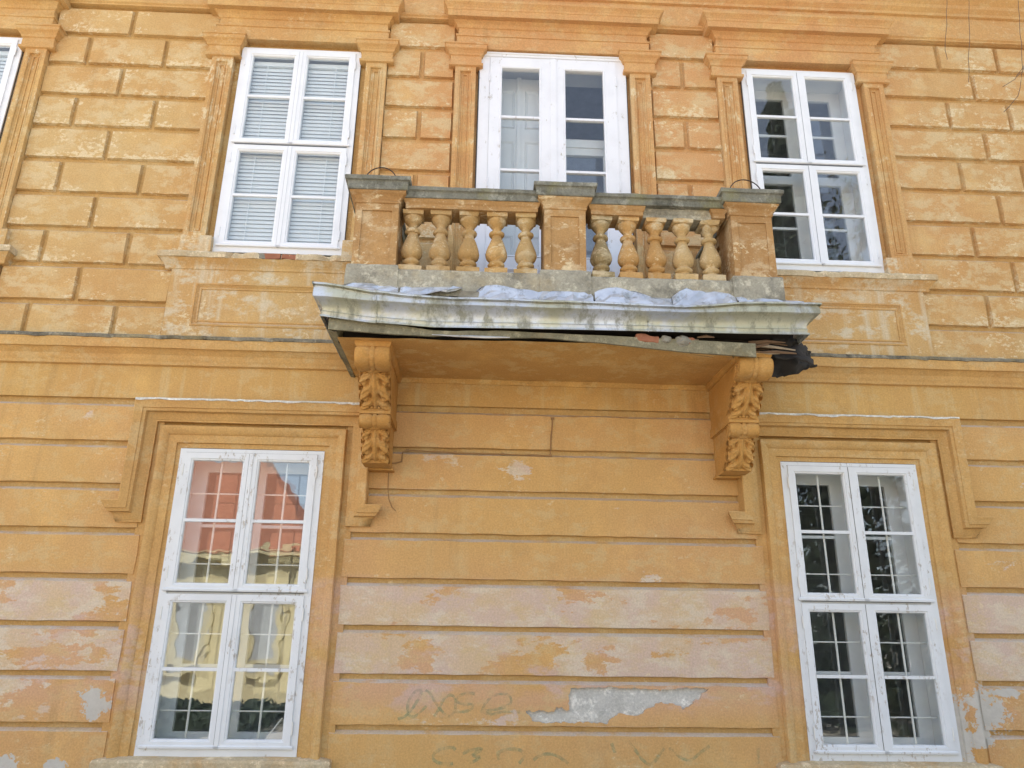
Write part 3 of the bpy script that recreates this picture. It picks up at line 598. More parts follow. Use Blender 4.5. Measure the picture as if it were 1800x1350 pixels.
# ---- windows -----------------------------------------------------------------
def pane_mesh(w, h):
    return MB().box(-w/2, w/2, -.002, .002, -h/2, h/2).mesh('pane')
def rect_frame(b, x0, x1, z0, z1, wl, wr, wb, wt, y0, y1):
    b.box(x0, x1, y0, y1, z0, z0+wb); b.box(x0, x1, y0, y1, z1-wt, z1)
    b.box(x0, x0+wl, y0, y1, z0+wb, z1-wt); b.box(x1-wr, x1, y0, y1, z0+wb, z1-wt)
def bevel_frame(x0, x1, z0, z1, w, y0, y1):
    """casement stiles with a stepped glazing rebate"""
    b = MB(); b.sweep([(x0, z0), (x1, z0), (x1, z1), (x0, z1), (x0, z0)], [(0, y1), (0, y0), (w*.72, y0), (w*.76, y0+.006), (w*.93, y0+.009), (w, y0+.02), (w, y1), (0, y1)], seg=.35)
    return b
def window(ax, z0, z1, old, inner=True, room_col=None, blind=False, grille=False):
    m_ = M['oldwhite'] if old else M['white']; gm = (M['glasslow'] if ax < 0 else M['glassdull']) if old else M['glass']
    x0, x1 = ax-HW, ax+HW; yf = -.004
    f = MB(); rect_frame(f, x0, x1, z0, z1, .058, .058, .062, .042, yf, .07)
    zt = z0+(z1-z0)*.502
    f.box(x0+.058, x1-.058, yf+.012, .06, zt-.022, zt+.022)     # transom
    W = f.build('window', m_, HOUSE, jit=.0015 if old else .0008, jf=5)
    gp = MB(); rect_frame(gp, x0-.006, x1+.006, z0-.004, z1+.006, .012, .012, .012, .012, .006, .02); gp.build('gap_shade', M['seam'], W, jit=.004, jf=9)
    for (c0, c1) in ((x0+.052, ax-.004), (ax+.004, x1-.052)):
        for (b0, b1) in ((z0+.052, zt-.010), (zt+.010, z1-.034)):
            s_ = bevel_frame(c0, c1, b0, b1, .064, -.018, .03).build('sash', m_, W, jit=.0012, jf=5)
            zm = (b0+b1)/2
            MB().box(c0+.06, c1-.06, -.010, .018, zm-.012, zm+.012).build('glazing_bar', m_, W, jit=.001, jf=8)
            for (g0, g1) in ((b0+.058, zm-.010), (zm+.010, b1-.058)):
                p = mkobj('pane', pane_mesh(c1-c0-.116, g1-g0), gm, W); p.location = ((c0+c1)/2, .006+random.uniform(-.001, .001), (g0+g1)/2)
                p.rotation_euler = (random.uniform(-.006, .006), 0, random.uniform(-.006, .006))
            # drip rail and hinges
            d = MB(); d.moulded(c0+.004, c1-.004, [(.018, b0), (.026, b0+.003), (.028, b0+.016), (.019, b0+.026)], yb=-.017); d.build('drip_rail', m_, W)
            s = -1 if c0 < ax-.2 else 1
            for zz in (b0+.14, b1-.14):
                h = MB(); xh = c0-.006 if s < 0 else c1+.006; h.tube([(xh, -.018, zz-.045), (xh, -.018, zz+.045)], .006, 8); h.build('hinge', m_ if not old else M['bar'], W, smooth=40)
    MB().box(ax-.016, ax+.016, -.024, -.0185, zt+.012, z1-.036).build('cover_strip', m_, W); MB().box(ax-.016, ax+.016, -.024, -.0185, z0+.054, zt-.012).build('cover_strip', m_, W)
    sm_ = MB(); sm_.box(x0+.058, x1-.058, -.0165, .0, zt+.0055, zt+.0095); sm_.box(ax-.0195, ax-.0165, -.0195, .0, z0+.056, zt-.012); sm_.box(ax-.0195, ax-.0165, -.0195, .0, zt+.014, z1-.038); sm_.box(x0+.05, x1-.05, -.0085, .0, z1-.0345, z1-.0305); sm_.build('gap_shade', M['seam'] if old else M['seam2'], W)  # solid strips coloured like the shade between the sashes
    # white lining of the deep box window
    l = MB(); e = .034
    a0, a1, e0, e1 = x0+e, x1-e, z0+e, z1-e
    for q in ([(a0, .07, e0), (a0, .39, e0), (a0, .39, e1), (a0, .07, e1)], [(a1, .07, e0), (a1, .39, e0), (a1, .39, e1), (a1, .07, e1)],
              [(a0, .07, e0), (a1, .07, e0), (a1, .39, e0), (a0, .39, e0)], [(a0, .07, e1), (a1, .07, e1), (a1, .39, e1), (a0, .39, e1)]):
        l.add(q, [(0, 1, 2, 3)])
    l.build('lining', M['liner'], W)
    if inner:
        i_ = MB(); rect_frame(i_, a0+.001, a1-.001, e0+.001, e1-.001, .11, .11, .10, .10, .27, .31)
        i_.box(ax-.055, ax+.055, .272, .309, e0+.1, e1-.1); i_.box(a0+.11, ax-.055, .272, .309, zt-.03, zt+.06); i_.box(ax+.055, a1-.11, .272, .309, zt-.03, zt+.06)
        for zz in ((e0+zt)/2+.02, (zt+e1)/2):
            i_.box(a0+.11, ax-.055, .28, .30, zz-.012, zz+.012); i_.box(ax+.055, a1-.11, .28, .30, zz-.012, zz+.012)
        i_.build('inner_casement', M['liner'], W)
        for (c0, c1) in ((a0+.112, ax-.056), (ax+.056, a1-.112)):
            for (b0, b1) in ((e0+.105, zt-.035), (zt+.065, e1-.105)):
                p = mkobj('inner_pane', pane_mesh(c1-c0, b1-b0), M['glass'], W); p.location = ((c0+c1)/2, .29, (b0+b1)/2)
    rm = MB(); RX = 1.45; fz, cz = z0-.75, z1+.45
    for q in ([(ax-RX, .41, fz), (ax-RX, 2.35, fz), (ax-RX, 2.35, cz), (ax-RX, .41, cz)], [(ax+RX, .41, fz), (ax+RX, 2.35, fz), (ax+RX, 2.35, cz), (ax+RX, .41, cz)],
              [(ax-RX, 2.35, fz), (ax+RX, 2.35, fz), (ax+RX, 2.35, cz), (ax-RX, 2.35, cz)], [(ax-RX, .41, cz), (ax+RX, .41, cz), (ax+RX, 2.35, cz), (ax-RX, 2.35, cz)]):
        rm.add(q, [(0, 1, 2, 3)])
    rm.build('room_wall', M['room'], W); MB().box(ax-RX, ax+RX, .41, 2.35, fz-.05, fz).build('room_floor', M['floor'], W)
    if grille:
        for (c0, c1) in ((x0+.05, ax), (ax, x1-.05)):
            xc = (c0+c1)/2+.012
            MB().tube([(xc, .060, z0+.04), (xc, .060, z1-.05)], .0085, 8).build('grille_bar', M['bar'], W, smooth=40)
        for f_ in (.115, .365, .605, .86):
            zz = z0+.05+(z1-z0-.1)*f_
            MB().tube([(x0+.05, .072, zz), (x1-.05, .072, zz)], .0055, 6).build('grille_bar', M['bar'], W, smooth=40)
    return W
WL = []
for i, a in enumerate(AX):
    WL.append(window(a, UZ0, UZ1, False)); WL.append(window(a, LZ0, LZ1, True, grille=True))
# Venetian blinds behind the glass of the two left upper windows
slat = MB(); slat.grid(lambda u, v: (-.50+u*1.0, (-.028+.056*v), .005*math.sin(math.pi*v)), 1, 4); slat_me = slat.mesh('slat', 60); slat_me.materials.append(M['blind'])
def blind(ax, lab, zb):
    B = empty('venetian_blind', (ax, .075, zb)); tag(B, lab, 'blind', 'Venetian blinds behind upper windows')
    ztop = UZ1-.16
    hr = MB().box(-.52, .52, -.02, .02, ztop-zb, ztop-zb+.045).build('head_rail', M['blind'], B)
    n = int((ztop-zb)/.041)
    for i in range(n):
        o = mkobj('slat', slat_me, None, B); o.location = (0, 0, .02+i*.041); o.rotation_euler = (R(71)+random.uniform(-.05, .05), random.uniform(-.002, .002), 0)
    for xx in (-.33, .33): MB().box(xx-.004, xx+.004, -.021, -.019, .01, ztop-zb).build('ladder_tape', M['blind'], B)
blind(AX[1], 'closed pale Venetian blind behind the upper window left of the balcony', UZ0+.05)
blind(AX[0], 'pale Venetian blind in the window cut off by the left picture edge', UZ0+.05)
# diagonal stay rods seen in two sashes
for (p0, p1, wi) in (((-2.16, .05, .83), (-2.02, .05, 1.02), 3), ((2.28, .05, 4.87), (2.42, .05, 4.94), 4), ((2.50, .05, 4.95), (2.63, .05, 4.87), 4)):
    MB().tube([p0, p1], .005, 6).build('stay_rod', M['bar'], WL[wi])

# ---- French door -------------------------------------------------------------
def french_door():
    f = MB(); x0, x1, z0, z1 = -.72, .72, 4.10, 7.085; m_ = M['door']
    rect_frame(f, x0, x1, z0, z1, .10, .10, .05, .06, -.012, .08)
    D = f.build('door', m_, HOUSE, jit=.001)
    hd = MB(); hd.moulded(x0+.02, x1-.02, [(.013, 7.03), (.024, 7.035), (.026, 7.055), (.034, 7.06), (.036, 7.075), (.02, 7.083)], yb=-.011); hd.build('head_moulding', m_, D)
    gp = MB(); rect_frame(gp, x0-.012, x1+.012, z0, z1+.004, .02, .02, .02, .012, .004, .02); gp.build('gap_shade', M['seam'], D, jit=.005, jf=9)
    for s in (-1, 1):
        a, b = (-.618, -.003) if s < 0 else (.003, .618)
        gx0, gx1 = (-.50, -.135) if s < 0 else (.118, .49)
        L = MB(); zt = 6.90; zb = 4.95
        L.box(a, gx0, -.022, .03, z0+.052, z1-.062); L.box(gx1, b, -.022, .03, z0+.052, z1-.062)
        L.box(gx0, gx1, -.022, .03, zt, z1-.062); L.box(gx0, gx1, -.022, .03, z0+.052, zb-.1)
        lo = L.build('door_leaf', m_, D)
        bars = [6.335, 5.745, 5.20]
        for zz in bars: MB().box(gx0, gx1, -.016, .02, zz-.012, zz+.012).build('glazing_bar', m_, D)
        ed = [zb-.1]+bars[::-1]+[zt]
        for q0, q1 in zip(ed, ed[1:]):
            p = mkobj('pane', pane_mesh(gx1-gx0, q1-q0-.02), M['glass'], D); p.location = ((gx0+gx1)/2, .004, (q0+q1)/2)
        rb = MB(); rb.sweep([(gx0, zb-.1), (gx1, zb-.1), (gx1, zt), (gx0, zt), (gx0, zb-.1)], [(0, -.021), (-.012, -.028), (-.018, -.0221)], seg=1); rb.build('glass_bead', m_, D)
        for zz in (6.78, 5.6, 4.9): MB().tube([((a if s < 0 else b), -.026, zz-.05), ((a if s < 0 else b), -.026, zz+.05)], .007, 8).build('hinge', m_, D, smooth=40)
        # low moulded panel
        pn = MB(); pn.sweep([(gx0, 4.25), (gx1, 4.25), (gx1, 4.72), (gx0, 4.72), (gx0, 4.25)], [(0, -.0221), (.01, -.032), (.03, -.026), (.035, -.0221)], seg=1); pn.build('door_panel', m_, D)
    MB().box(-.028, .03, -.032, -.0225, z0+.06, z1-.065).build('meeting_strip', m_, D)
    # deep white passage with the panelled inner leaves; the left inner leaf is shut, the right stands open
    l = MB()
    for q in ([(-.685, .08, 4.1), (-.685, .39, 4.1), (-.685, .39, 7.05), (-.685, .08, 7.05)], [(.685, .08, 4.1), (.685, .39, 4.1), (.685, .39, 7.05), (.685, .08, 7.05)], [(-.685, .08, 7.05), (.685, .08, 7.05), (.685, .39, 7.05), (-.685, .39, 7.05)]): l.add(q, [(0, 1, 2, 3)])
    l.build('lining', M['liner'], D)
    il = MB().box(-.66, .02, .25, .29, 4.12, 7.0).build('inner_leaf', M['liner'], D)
    for (pz0, pz1) in ((4.3, 5.2), (5.35, 6.25), (6.4, 6.85)):
        for (px0, px1) in ((-.56, -.36), (-.26, -.06)):
            q = MB(); q.sweep([(px0, pz0), (px1, pz0), (px1, pz1), (px0, pz1), (px0, pz0)], [(0, .2495), (.008, .236), (.02, .243), (.028, .2495)], seg=1); q.build('inner_panel', M['liner'], D)
    MB().box(-.34, -.30, .225, .2495, 4.12, 7.0).build('inner_cover_strip', M['liner'], D)
    rm = MB(); fz, cz = 4.1, 7.9
    for q in ([(-2, .41, fz), (-2, 2.38, fz), (-2, 2.38, cz), (-2, .41, cz)], [(2, .41, fz), (2, 2.38, fz), (2, 2.38, cz), (2, .41, cz)], [(-2, 2.38, fz), (2, 2.38, fz), (2, 2.38, cz), (-2, 2.38, cz)], [(-2, .41, cz), (2, .41, cz), (2, 2.38, cz), (-2, 2.38, cz)]): rm.add(q, [(0, 1, 2, 3)])
    rm.build('room_wall', M['room'], D); MB().box(-2, 2, .41, 2.38, fz-.05, fz).build('room_floor', M['floor'], D)
    q = MB(); q.box(.03, .68, .25, .29, 6.12, 6.30); q.box(.52, .68, .25, .29, 4.12, 6.119); q.box(.03, .10, .25, .29, 4.12, 6.119); q.box(.03, .68, .235, .2495, 6.20, 6.235); q.build('inner_frame', M['liner'], D)
    p = mkobj('inner_pane', pane_mesh(.42, 1.9), M['glass'], D); p.location = (.31, .27, 5.15)
    # inner doorway at the back of the room
    dw = MB(); rect_frame(dw, .15, 1.15, 4.1, 6.85, .12, .12, .02, .14, 2.28, 2.37); dw.moulded(.12, 1.18, [(-2.28, 6.85), (-2.20, 6.88), (-2.20, 6.98), (-2.16, 7.02)], yb=2.37); dw.build('inner_doorway', M['liner'], D)
    return D
french_door()

# ---- balcony -----------------------------------------------------------------
BAL = empty('balcony', (0, 0, 0), HOUSE)
MB().box(-1.70, 1.70, -.74, .02, 3.70, 4.06).build('slab', M['dark'], BAL, jit=.01, jf=8)
so = MB()
def sofz(x, y): return 3.668+noise.noise(Vector((x*1.7, y*2, 0)))*.006+.012*math.exp(-((x-.3)**2+(y+.8)**2)*9)
def soff(u, v):
    x = -1.68+u*(3.0+.10*noise.noise(Vector((v*6, 0, 4)))); fy = -.905+.015*noise.noise(Vector((x*4, 7, 0)))
    if x > .9: fy += .05*(x-.9)
    y = .018+(fy-.018)*v; return (x, y, sofz(x, y)-.035*max(0, x-.3)*v*v)
so.grid(soff, 60, 16); so.build('soffit', M['soffit'], BAL, smooth=50)
# plaster fold line where soffit meets wall
MB().moulded(-1.29, 1.29, [(.0, 3.625), (.012, 3.628), (.02, 3.66), (.02, 3.675)], seg=.1).build('soffit_fillet', M['soffit'], BAL, jit=.003)

TOPT = [(-1.87, 4.045), (-1.654, 4.018), (-1.446, 3.984), (-1.239, 3.963), (-1.033, 3.95), (-0.827, 3.941), (-0.62, 3.948), (-0.413, 3.946), (-0.205, 3.943), (0.212, 3.944), (0.632, 3.935), (0.842, 3.932), (1.055, 3.948), (1.269, 3.974), (1.483, 3.985), (1.881, 3.987)]
LIPT = [(-1.80, 3.805), (-1.441, 3.763), (-1.234, 3.752), (-0.987, 3.737), (-0.407, 3.746), (0.43, 3.754), (1.277, 3.757), (1.80, 3.765)]
def flashing(x0, x1):
    """zinc fascia run between x0 and x1: rolled lip, flat band, cove, lower bead"""
    b = MB(); n = max(2, int((x1-x0)/.035))
    def prof(x):
        T, Lz = lerp_tab(TOPT, x), lerp_tab(LIPT, x)
        w = noise.noise(Vector((x*3.1, 2, 0)))*.006+noise.noise(Vector((x*9, 2, 1)))*.003
        bb = 3.885+(T-3.95)*.45; cb = Lz+.052; P = []
        for k in range(7):                                     # rolled lip
            a = R(200-k*42); P.append((-1.050+.014*math.cos(a)+w, T-.014+.014*math.sin(a)))
        P += [(-1.040+w, T-.034), (-1.046+w, T-.038), (-1.048+w, bb+.004), (-1.044+w, bb)]
        for k in range(1, 8):
            u = k/7; P.append((-1.044+.088*math.sin(u*math.pi/2)+w*(1-u), bb-(bb-cb)*(1-math.cos(u*math.pi/2))**.9*1.0))
        P += [(-.962, cb-.004), (-.966, cb-.010), (-.962, cb-.016), (-.960, Lz+.018), (-.970+w*.5, Lz+.012), (-.972+w*.5, Lz+w*.6), (-.966, Lz-.001)]
        return P
    N_ = len(prof(0))
    b.grid(lambda u, v: (x0+(x1-x0)*u, *prof(x0+(x1-x0)*u)[round(v*(N_-1))]), n, N_-1)
    return b, prof
fb, PROF = flashing(-1.40, 1.83)
fb.build('zinc_fascia', M['zinc'], BAL, smooth=40)
fb, _ = flashing(-1.80, -1.395); 
fo = fb.build('zinc_fascia', M['zinc'], BAL, smooth=40); fo.location = (0, .004, -.002)
for v in fo.data.vertices:                                   # mitred left end
    if v.co.x < -1.79: v.co.x = -1.80-(-(v.co.y)-.965)*.62
for s in (-1, 1):                                             # returns to the wall
    b = MB(); P = PROF(1.8*s); n = 12; N_ = len(P)
    def ret(u, v, s=s, P=P, N_=N_):
        y, z = P[round(v*(N_-1))]; out = (-(y)-.965)*(.62 if s < 0 else .8); x = s*(1.80+out)
        return (x, y+(0.02-y)*u, z)
    b.grid(ret, n, N_-1); b.build('zinc_return', M['zinc'], BAL, smooth=40)
fbm = [o for o in BAL.children if o.name.startswith('zinc_fascia')][0]
for v in fbm.data.vertices:
    if v.co.x > 1.82: v.co.x = 1.80+(-(v.co.y)-.965)*.8
# standing seams of the sheets
for x in (-1.397, .60):
    P = PROF(x); MB().tube([(x, y-.004, z) for y, z in P[8:]], .006, 6).build('sheet_seam', M['zinc'], BAL, smooth=50)
# crumpled top sheets
SH = {'A': [(-1.80, 4.05), (-1.656, 4.061), (-1.598, 4.077), (-1.507, 4.083), (-1.402, 4.075), (-1.296, 4.064), (-1.25, 4.057)],
 'B': [(-1.245, 4.054), (-1.002, 4.065), (-0.834, 4.073), (-0.783, 4.072)],
 'C': [(-0.673, 4.048), (-0.644, 4.079), (-0.581, 4.093), (-0.517, 4.098), (-0.432, 4.084), (-0.347, 4.069), (-0.249, 4.063), (-0.215, 4.045)],
 'D': [(-0.223, 4.04), (-0.177, 4.053), (-0.091, 4.063), (0.015, 4.064), (0.122, 4.056), (0.186, 4.054)],
 'E': [(0.207, 4.055), (0.264, 4.089), (0.337, 4.108), (0.401, 4.099), (0.465, 4.082), (0.517, 4.084), (0.572, 4.062), (0.635, 4.041)],
 'F': [(0.786, 4.036), (0.84, 4.085), (0.907, 4.123), (0.941, 4.107), (0.996, 4.093), (1.135, 4.095), (1.221, 4.084), (1.275, 4.057)],
 'G': [(0.63, 4.035), (0.79, 4.03)], 'H': [(1.27, 4.058), (1.435, 4.049), (1.80, 4.04)]}
for kk, tab in SH.items():
    b = MB(); xa, xb = tab[0][0], tab[-1][0]
    def shf(u, v, tab=tab, xa=xa, xb=xb, kk=kk):
        x = xa+(xb-xa)*u; zb = lerp_tab(tab, x); zf = lerp_tab(TOPT, x)+.004+.006*noise.noise(Vector((x*8, 1, 2))); yf = -1.034
        if kk == 'B' and x > -1.05:
            q = (x+1.05)/.267; zf = zf+(4.055-zf)*q**.8; yf = -1.046+.06*q
        y = yf+(-.957-yf)*v; z = zf+(zb-zf)*(v**.8)
        k = math.sin(math.pi*v)
        return (x, y+.016*noise.noise(Vector((x*13, v*3, 1)))*k, z-.020*k+.030*k*noise.noise(Vector((x*15, v*4, 5))))
    nxs = max(4, int((xb-xa)/.05)); rs = random.Random(kk); jt = {}
    def shj(u, v):
        p = shf(u, v); key = (round(u*1000), round(v*1000)); ed = 0 if v in (0.0,) else 1
        return (p[0]+rs.uniform(-.012, .012)*ed, p[1]+rs.uniform(-.010, .010)*ed, p[2]+rs.uniform(-.009, .007)*ed)
    b.grid(shj, nxs, 3)
    # folded-back hem against the curb
    b.grid(lambda u, v: (xa+(xb-xa)*u, -.957+.035*v, lerp_tab(tab, xa+(xb-xa)*u)-.03*v), max(6, int((xb-xa)/.02)), 2)
    b.f = [t_ for f_ in b.f for t_ in ((f_[0], f_[1], f_[2]), (f_[0], f_[2], f_[3]))]; b.build('top_sheet', M['sheet'], BAL)
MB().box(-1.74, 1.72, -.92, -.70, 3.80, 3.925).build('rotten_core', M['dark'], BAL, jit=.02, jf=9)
MB().box(-.80, -.64, -1.0, -.93, 3.95, 4.02).build('mossy_rubble', M['rubble'], BAL, jit=.03, jf=16)
# curb, piers, coping
def strip_box(x0, x1, y0, y1, z0, z1, name, mat, jit=.006):
    b = MB(); b.moulded4(x0, x1, y0, y1, [(0, z0), (0, (z0+z1)/2), (-.002, z1-.012), (-.012, z1)], seg=.07); return b.build(name, mat, BAL, jit=jit, jf=9)
strip_box(-1.29, -.18, -.945, -.66, 4.0, 4.215, 'curb', M['curb']); strip_box(.16, 1.30, -.945, -.66, 4.0, 4.205, 'curb', M['curb'])
PX = [(-1.622, -1.292), (-.166, .156), (1.302, 1.628)]
for i, (a, b_) in enumerate(PX):
    strip_box(a-.035, b_+.03, -.955, -.60, 4.0, 4.245, 'pier_plinth', M['curb'], .007)
    y0, y1 = -.93, -.625; zb, zt = 4.24, 4.775
    p = MB(); p.box(a, b_, y0+.012, y1, zb, zt)
    for (u0, u1, w0, w1) in ((a-.001, a+.05, zb, zt), (b_-.05, b_+.001, zb, zt), (a+.05, b_-.05, zb, zb+.055), (a+.05, b_-.05, zt-.06, zt)): p.box(u0, u1, y0, y0+.0118, w0, w1)
    for xs_ in (a-.0015, b_+.0015): pass
    pr = p.build('pier', M['pier'], BAL, jit=.005, jf=9)
    c = MB(); c.moulded4(a, b_, y0, y1, [(.002, 4.772), (.010, 4.776), (.012, 4.79), (.006, 4.797), (.014, 4.812), (.026, 4.828), (.045, 4.843), (.052, 4.852), (.052, 4.866)], seg=.08); c.build('pier_cap', M['pier'], BAL, jit=.004, jf=9)
    c = MB(); c.moulded4(a, b_, y0, y1, [(.062, 4.864), (.066, 4.87), (.068, 4.928), (.072, 4.934), (.085, 4.938), (.088, 4.965), (.082, 4.974), (.05, 4.978)], seg=.06); c.build('coping', M['coping'], BAL, jit=.004, jf=7)
strip_box(-.20, .13, -.90, -.64, 4.975, 5.0, 'loose_slab', M['coping'], .004)
for (a, b_, mm) in ((-1.245, -.215, 'pier'), (.205, .62, 'pier'), (.60, 1.20, 'curb'), (1.17, 1.27, 'pier')):
    yq = -.90 if mm == 'pier' else -.865
    c = MB(); c.moulded4(a, b_, yq, -.69, [(.0, 4.765), (.0, 4.80), (.01, 4.812), (.018, 4.835), (.02, 4.842)], seg=.04); c.build('under_rail', M[mm], BAL, jit=.004 if mm == 'pier' else .012, jf=9)
for (a, b_) in ((-1.245, -.215), (.205, 1.25)):
    c = MB(); c.moulded4(a, b_, -.90, -.69, [(.03, 4.840), (.033, 4.845), (.034, 4.888), (.040, 4.893), (.052, 4.898), (.055, 4.922), (.048, 4.930), (.02, 4.933)], seg=.06); c.build('coping', M['coping'], BAL, jit=.004, jf=7)
for s in (-1, 1):
    x = s*1.46; a, b_ = x-.105, x+.105
    strip_box(a-.03, b_+.03, -.59, .02, 4.0, 4.21, 'curb', M['curb'])
    c = MB(); c.moulded4(a, b_, -.60, .02, [(0, 4.765), (.02, 4.842)], seg=.1); c.build('under_rail', M['pier'], BAL, jit=.003)
    c = MB(); c.moulded4(a, b_, -.56, .02, [(.03, 4.840), (.034, 4.888), (.052, 4.898), (.052, 4.925), (.02, 4.932)], seg=.1); c.build('coping', M['coping'], BAL, jit=.003)
# balusters
BP = [(.040, 4.285), (.046, 4.29), (.047, 4.312), (.058, 4.318), (.067, 4.328), (.068, 4.338), (.063, 4.347), (.052, 4.353), (.048, 4.360), (.050, 4.366), (.060, 4.372), (.076, 4.387), (.084, 4.408), (.085, 4.427), (.080, 4.455), (.070, 4.487), (.057, 4.522), (.045, 4.555), (.038, 4.577), (.040, 4.584), (.055, 4.589), (.061, 4.598), (.062, 4.607), (.058, 4.616), (.045, 4.622), (.036, 4.628), (.035, 4.648), (.038, 4.660), (.050, 4.672), (.062, 4.688), (.072, 4.708), (.074, 4.722), (.070, 4.735)]
def baluster_mesh():
    b = MB(); b.lathe([(r_, z-4.2) for r_, z in BP], 28)
    b.moulded4(-.078, .078, -.078, .078, [(0, .530), (.003, .536), (.003, .560), (0, .566)], seg=.06)
    b.moulded4(-.088, .088, -.088, .088, [(0, -.01), (0, .075), (-.02, .088)], seg=.06)
    return b
def bal_variant(seed):
    b = baluster_mesh(); b.v = [tuple(Vector(v)+noise.noise_vector(Vector(v)*11+Vector((seed*7.3, 0, 0)))*.0045+noise.noise_vector(Vector(v)*38+Vector((seed*3.1, 5, 0)))*.002) for v in b.v]
    q = b.mesh('baluster', 42); q.materials.append(M['baluster'])
    rr_ = random.Random(seed); c_ = Vector((rr_.uniform(-.09, .09), -.085, rr_.uniform(.1, .55)))
    for v in q.vertices:                                    # a knocked-off edge on each one
        d_ = (v.co-c_).length
        if d_ < .045: v.co += (Vector((0, 0, v.co.z))-v.co)*.35*(1-d_/.045)
    return q
bal_vars = [bal_variant(k) for k in range(10)]; bal_me = bal_vars[0]
bm_ = baluster_mesh(); bad = bm_.mesh('baluster_broken', 42, .002, 14); bad.materials.append(M['baluster'])
for v in bad.vertices:                                      # chipped capital of the last baluster
    if v.co.z > .47:
        k = .5+noise.noise(v.co*17); f = .45+.75*min(1, max(0, k)); v.co.x *= f; v.co.y *= f; v.co.z -= .03*max(0, noise.noise(v.co*25+Vector((3, 0, 0))))
BX = [-1.188, -.969, -.747, -.530, -.302, .291, .506, .723, .938, 1.156]
TN = [(.88, .86, .84), (.86, .84, .82), (.84, .81, .75), (.88, .80, .66), (.92, .93, .90), (.55, .66, .80), (.96, .86, .75), (.88, .76, .62), (1.0, 1.05, 1.12), (.98, 1.08, 1.24)]
for i, x in enumerate(BX):
    o = mkobj('baluster', bad if i == 9 else bal_vars[i], None, BAL, (x, -.80, 4.2)); o.color = (*[v*.86 for v in TN[i]], 1); o.rotation_euler = (0, 0, random.uniform(-.06, .06))
for s in (-1, 1):
    for y in (-.45, -.2):
        o = mkobj('baluster', bal_me, None, BAL, (s*1.46, y, 4.2)); o.color = (.9, .85, .75, 1)

# edge board under the fascia: sags and has sprung loose on the right
BT = [(-1.745, 3.802, 3.717), (-1.281, 3.767, 3.691), (-.99, 3.728, 3.684), (-.822, 3.712, 3.688), (-.53, 3.741, 3.682), (-.195, 3.733, 3.697), (.268, 3.725, 3.668), (.86, 3.711, 3.616), (1.405, 3.696, 3.592)]
def board():
    b = MB(); n = 70; xa, xb = BT[0][0], BT[-1][0]
    top = [(t_[0], t_[1]) for t_ in BT]; bot = [(t_[0], t_[2]) for t_ in BT]
    def bf(u, v):
        x = xa+(xb-xa)*u; zt, zb = lerp_tab(top, x), lerp_tab(bot, x); w = .004*noise.noise(Vector((x*6, 0, 0)))
        if -.98 < x < -.6: w += .03*math.sin((x+.98)/.38*math.pi)*-1
        return [(x, -.928+w, zb), (x, -.932+w, zt), (x, -.912+w, zt), (x, -.908+w, zb), (x, -.928+w, zb)][round(v*4)]
    b.grid(bf, n, 4); o = len(b.v)
    return b
board().build('edge_board', M['board'], BAL)
b = MB(); b.add([(-1.752, -.925, 3.717), (-1.752, -.925, 3.80), (-1.72, .02, 3.755), (-1.72, .02, 3.665), (-1.685, -.905, 3.70), (-1.685, .02, 3.66), (-1.66, -.90, 3.80), (-1.66, .02, 3.76)], [(0, 1, 2, 3), (0, 3, 5, 4), (4, 5, 7, 6)]); b.build('edge_board', M['board'], BAL)
MB().tube([(-.99, -.935, 3.692), (-.8, -.95, 3.682), (-.6, -.955, 3.676), (-.42, -.95, 3.682)], [.004, .009, .010, .004], 6).build('bent_zinc_strip', M['sheet'], BAL)

# torn black felt hanging from the right end, rubble and laths in the broken edge
fe = tag(empty('roofing_felt', (1.6, -.6, 3.5)), 'black torn roofing felt hanging out beside the right corbel', 'roofing felt')
def feltf(u, v):
    a = Vector((1.555-1.6, -.02+.0, .02)); 
    x0_, z0_ = -.05+.05*v, .00+.36*v
    x1_, z1_ = .40-.02*v, .16+.11*v
    x = x0_+(x1_-x0_)*u; z = z0_+(z1_-z0_)*u*(.7+.3*u)
    y = -.12+.18*u-.10*v+.05*math.sin(u*5+v*3)
    d = noise.noise_vector(Vector((u*3.1, v*3.1, 1)))*.045+noise.noise_vector(Vector((u*11, v*11, 4)))*.018*(1+1.5*max(abs(u-.5), abs(v-.5)))
    return (x+d.x*.5, y+d.y, z+d.z*.7)
b = MB(); b.grid(feltf, 22, 14); f1 = b.build('felt_sheet', M['felt'], fe, smooth=50); so_ = f1.modifiers.new('th', 'SOLIDIFY'); so_.thickness = .006
b = MB(); b.grid(lambda u, v: (-.02+.30*u+.02*math.sin(v*9), -.22+.10*v+.03*math.sin(u*7), .15+.20*v-.06*u+.03*noise.noise(Vector((u*5, v*5, 7)))), 16, 10); f2 = b.build('felt_sheet', M['felt'], fe, smooth=50); f2.modifiers.new('th', 'SOLIDIFY').thickness = .006
def rock(c, r_, seed):
    b = MB(); rr = random.Random(seed)
    def fn(u, v):
        th, ph = 2*math.pi*u, math.pi*v; d = Vector((math.cos(th)*math.sin(ph), math.sin(th)*math.sin(ph), math.cos(ph)))
        k = 1+.28*noise.noise(d*1.8+Vector((seed, 0, 0)))+.12*noise.noise(d*5+Vector((seed, 3, 0))); return (d.x*r_[0]*k, d.y*r_[1]*k, d.z*r_[2]*k)
    b.grid(fn, 14, 9, True); o = b.mesh('rubble'); ob = mkobj('rubble', o, None, None, c); return ob
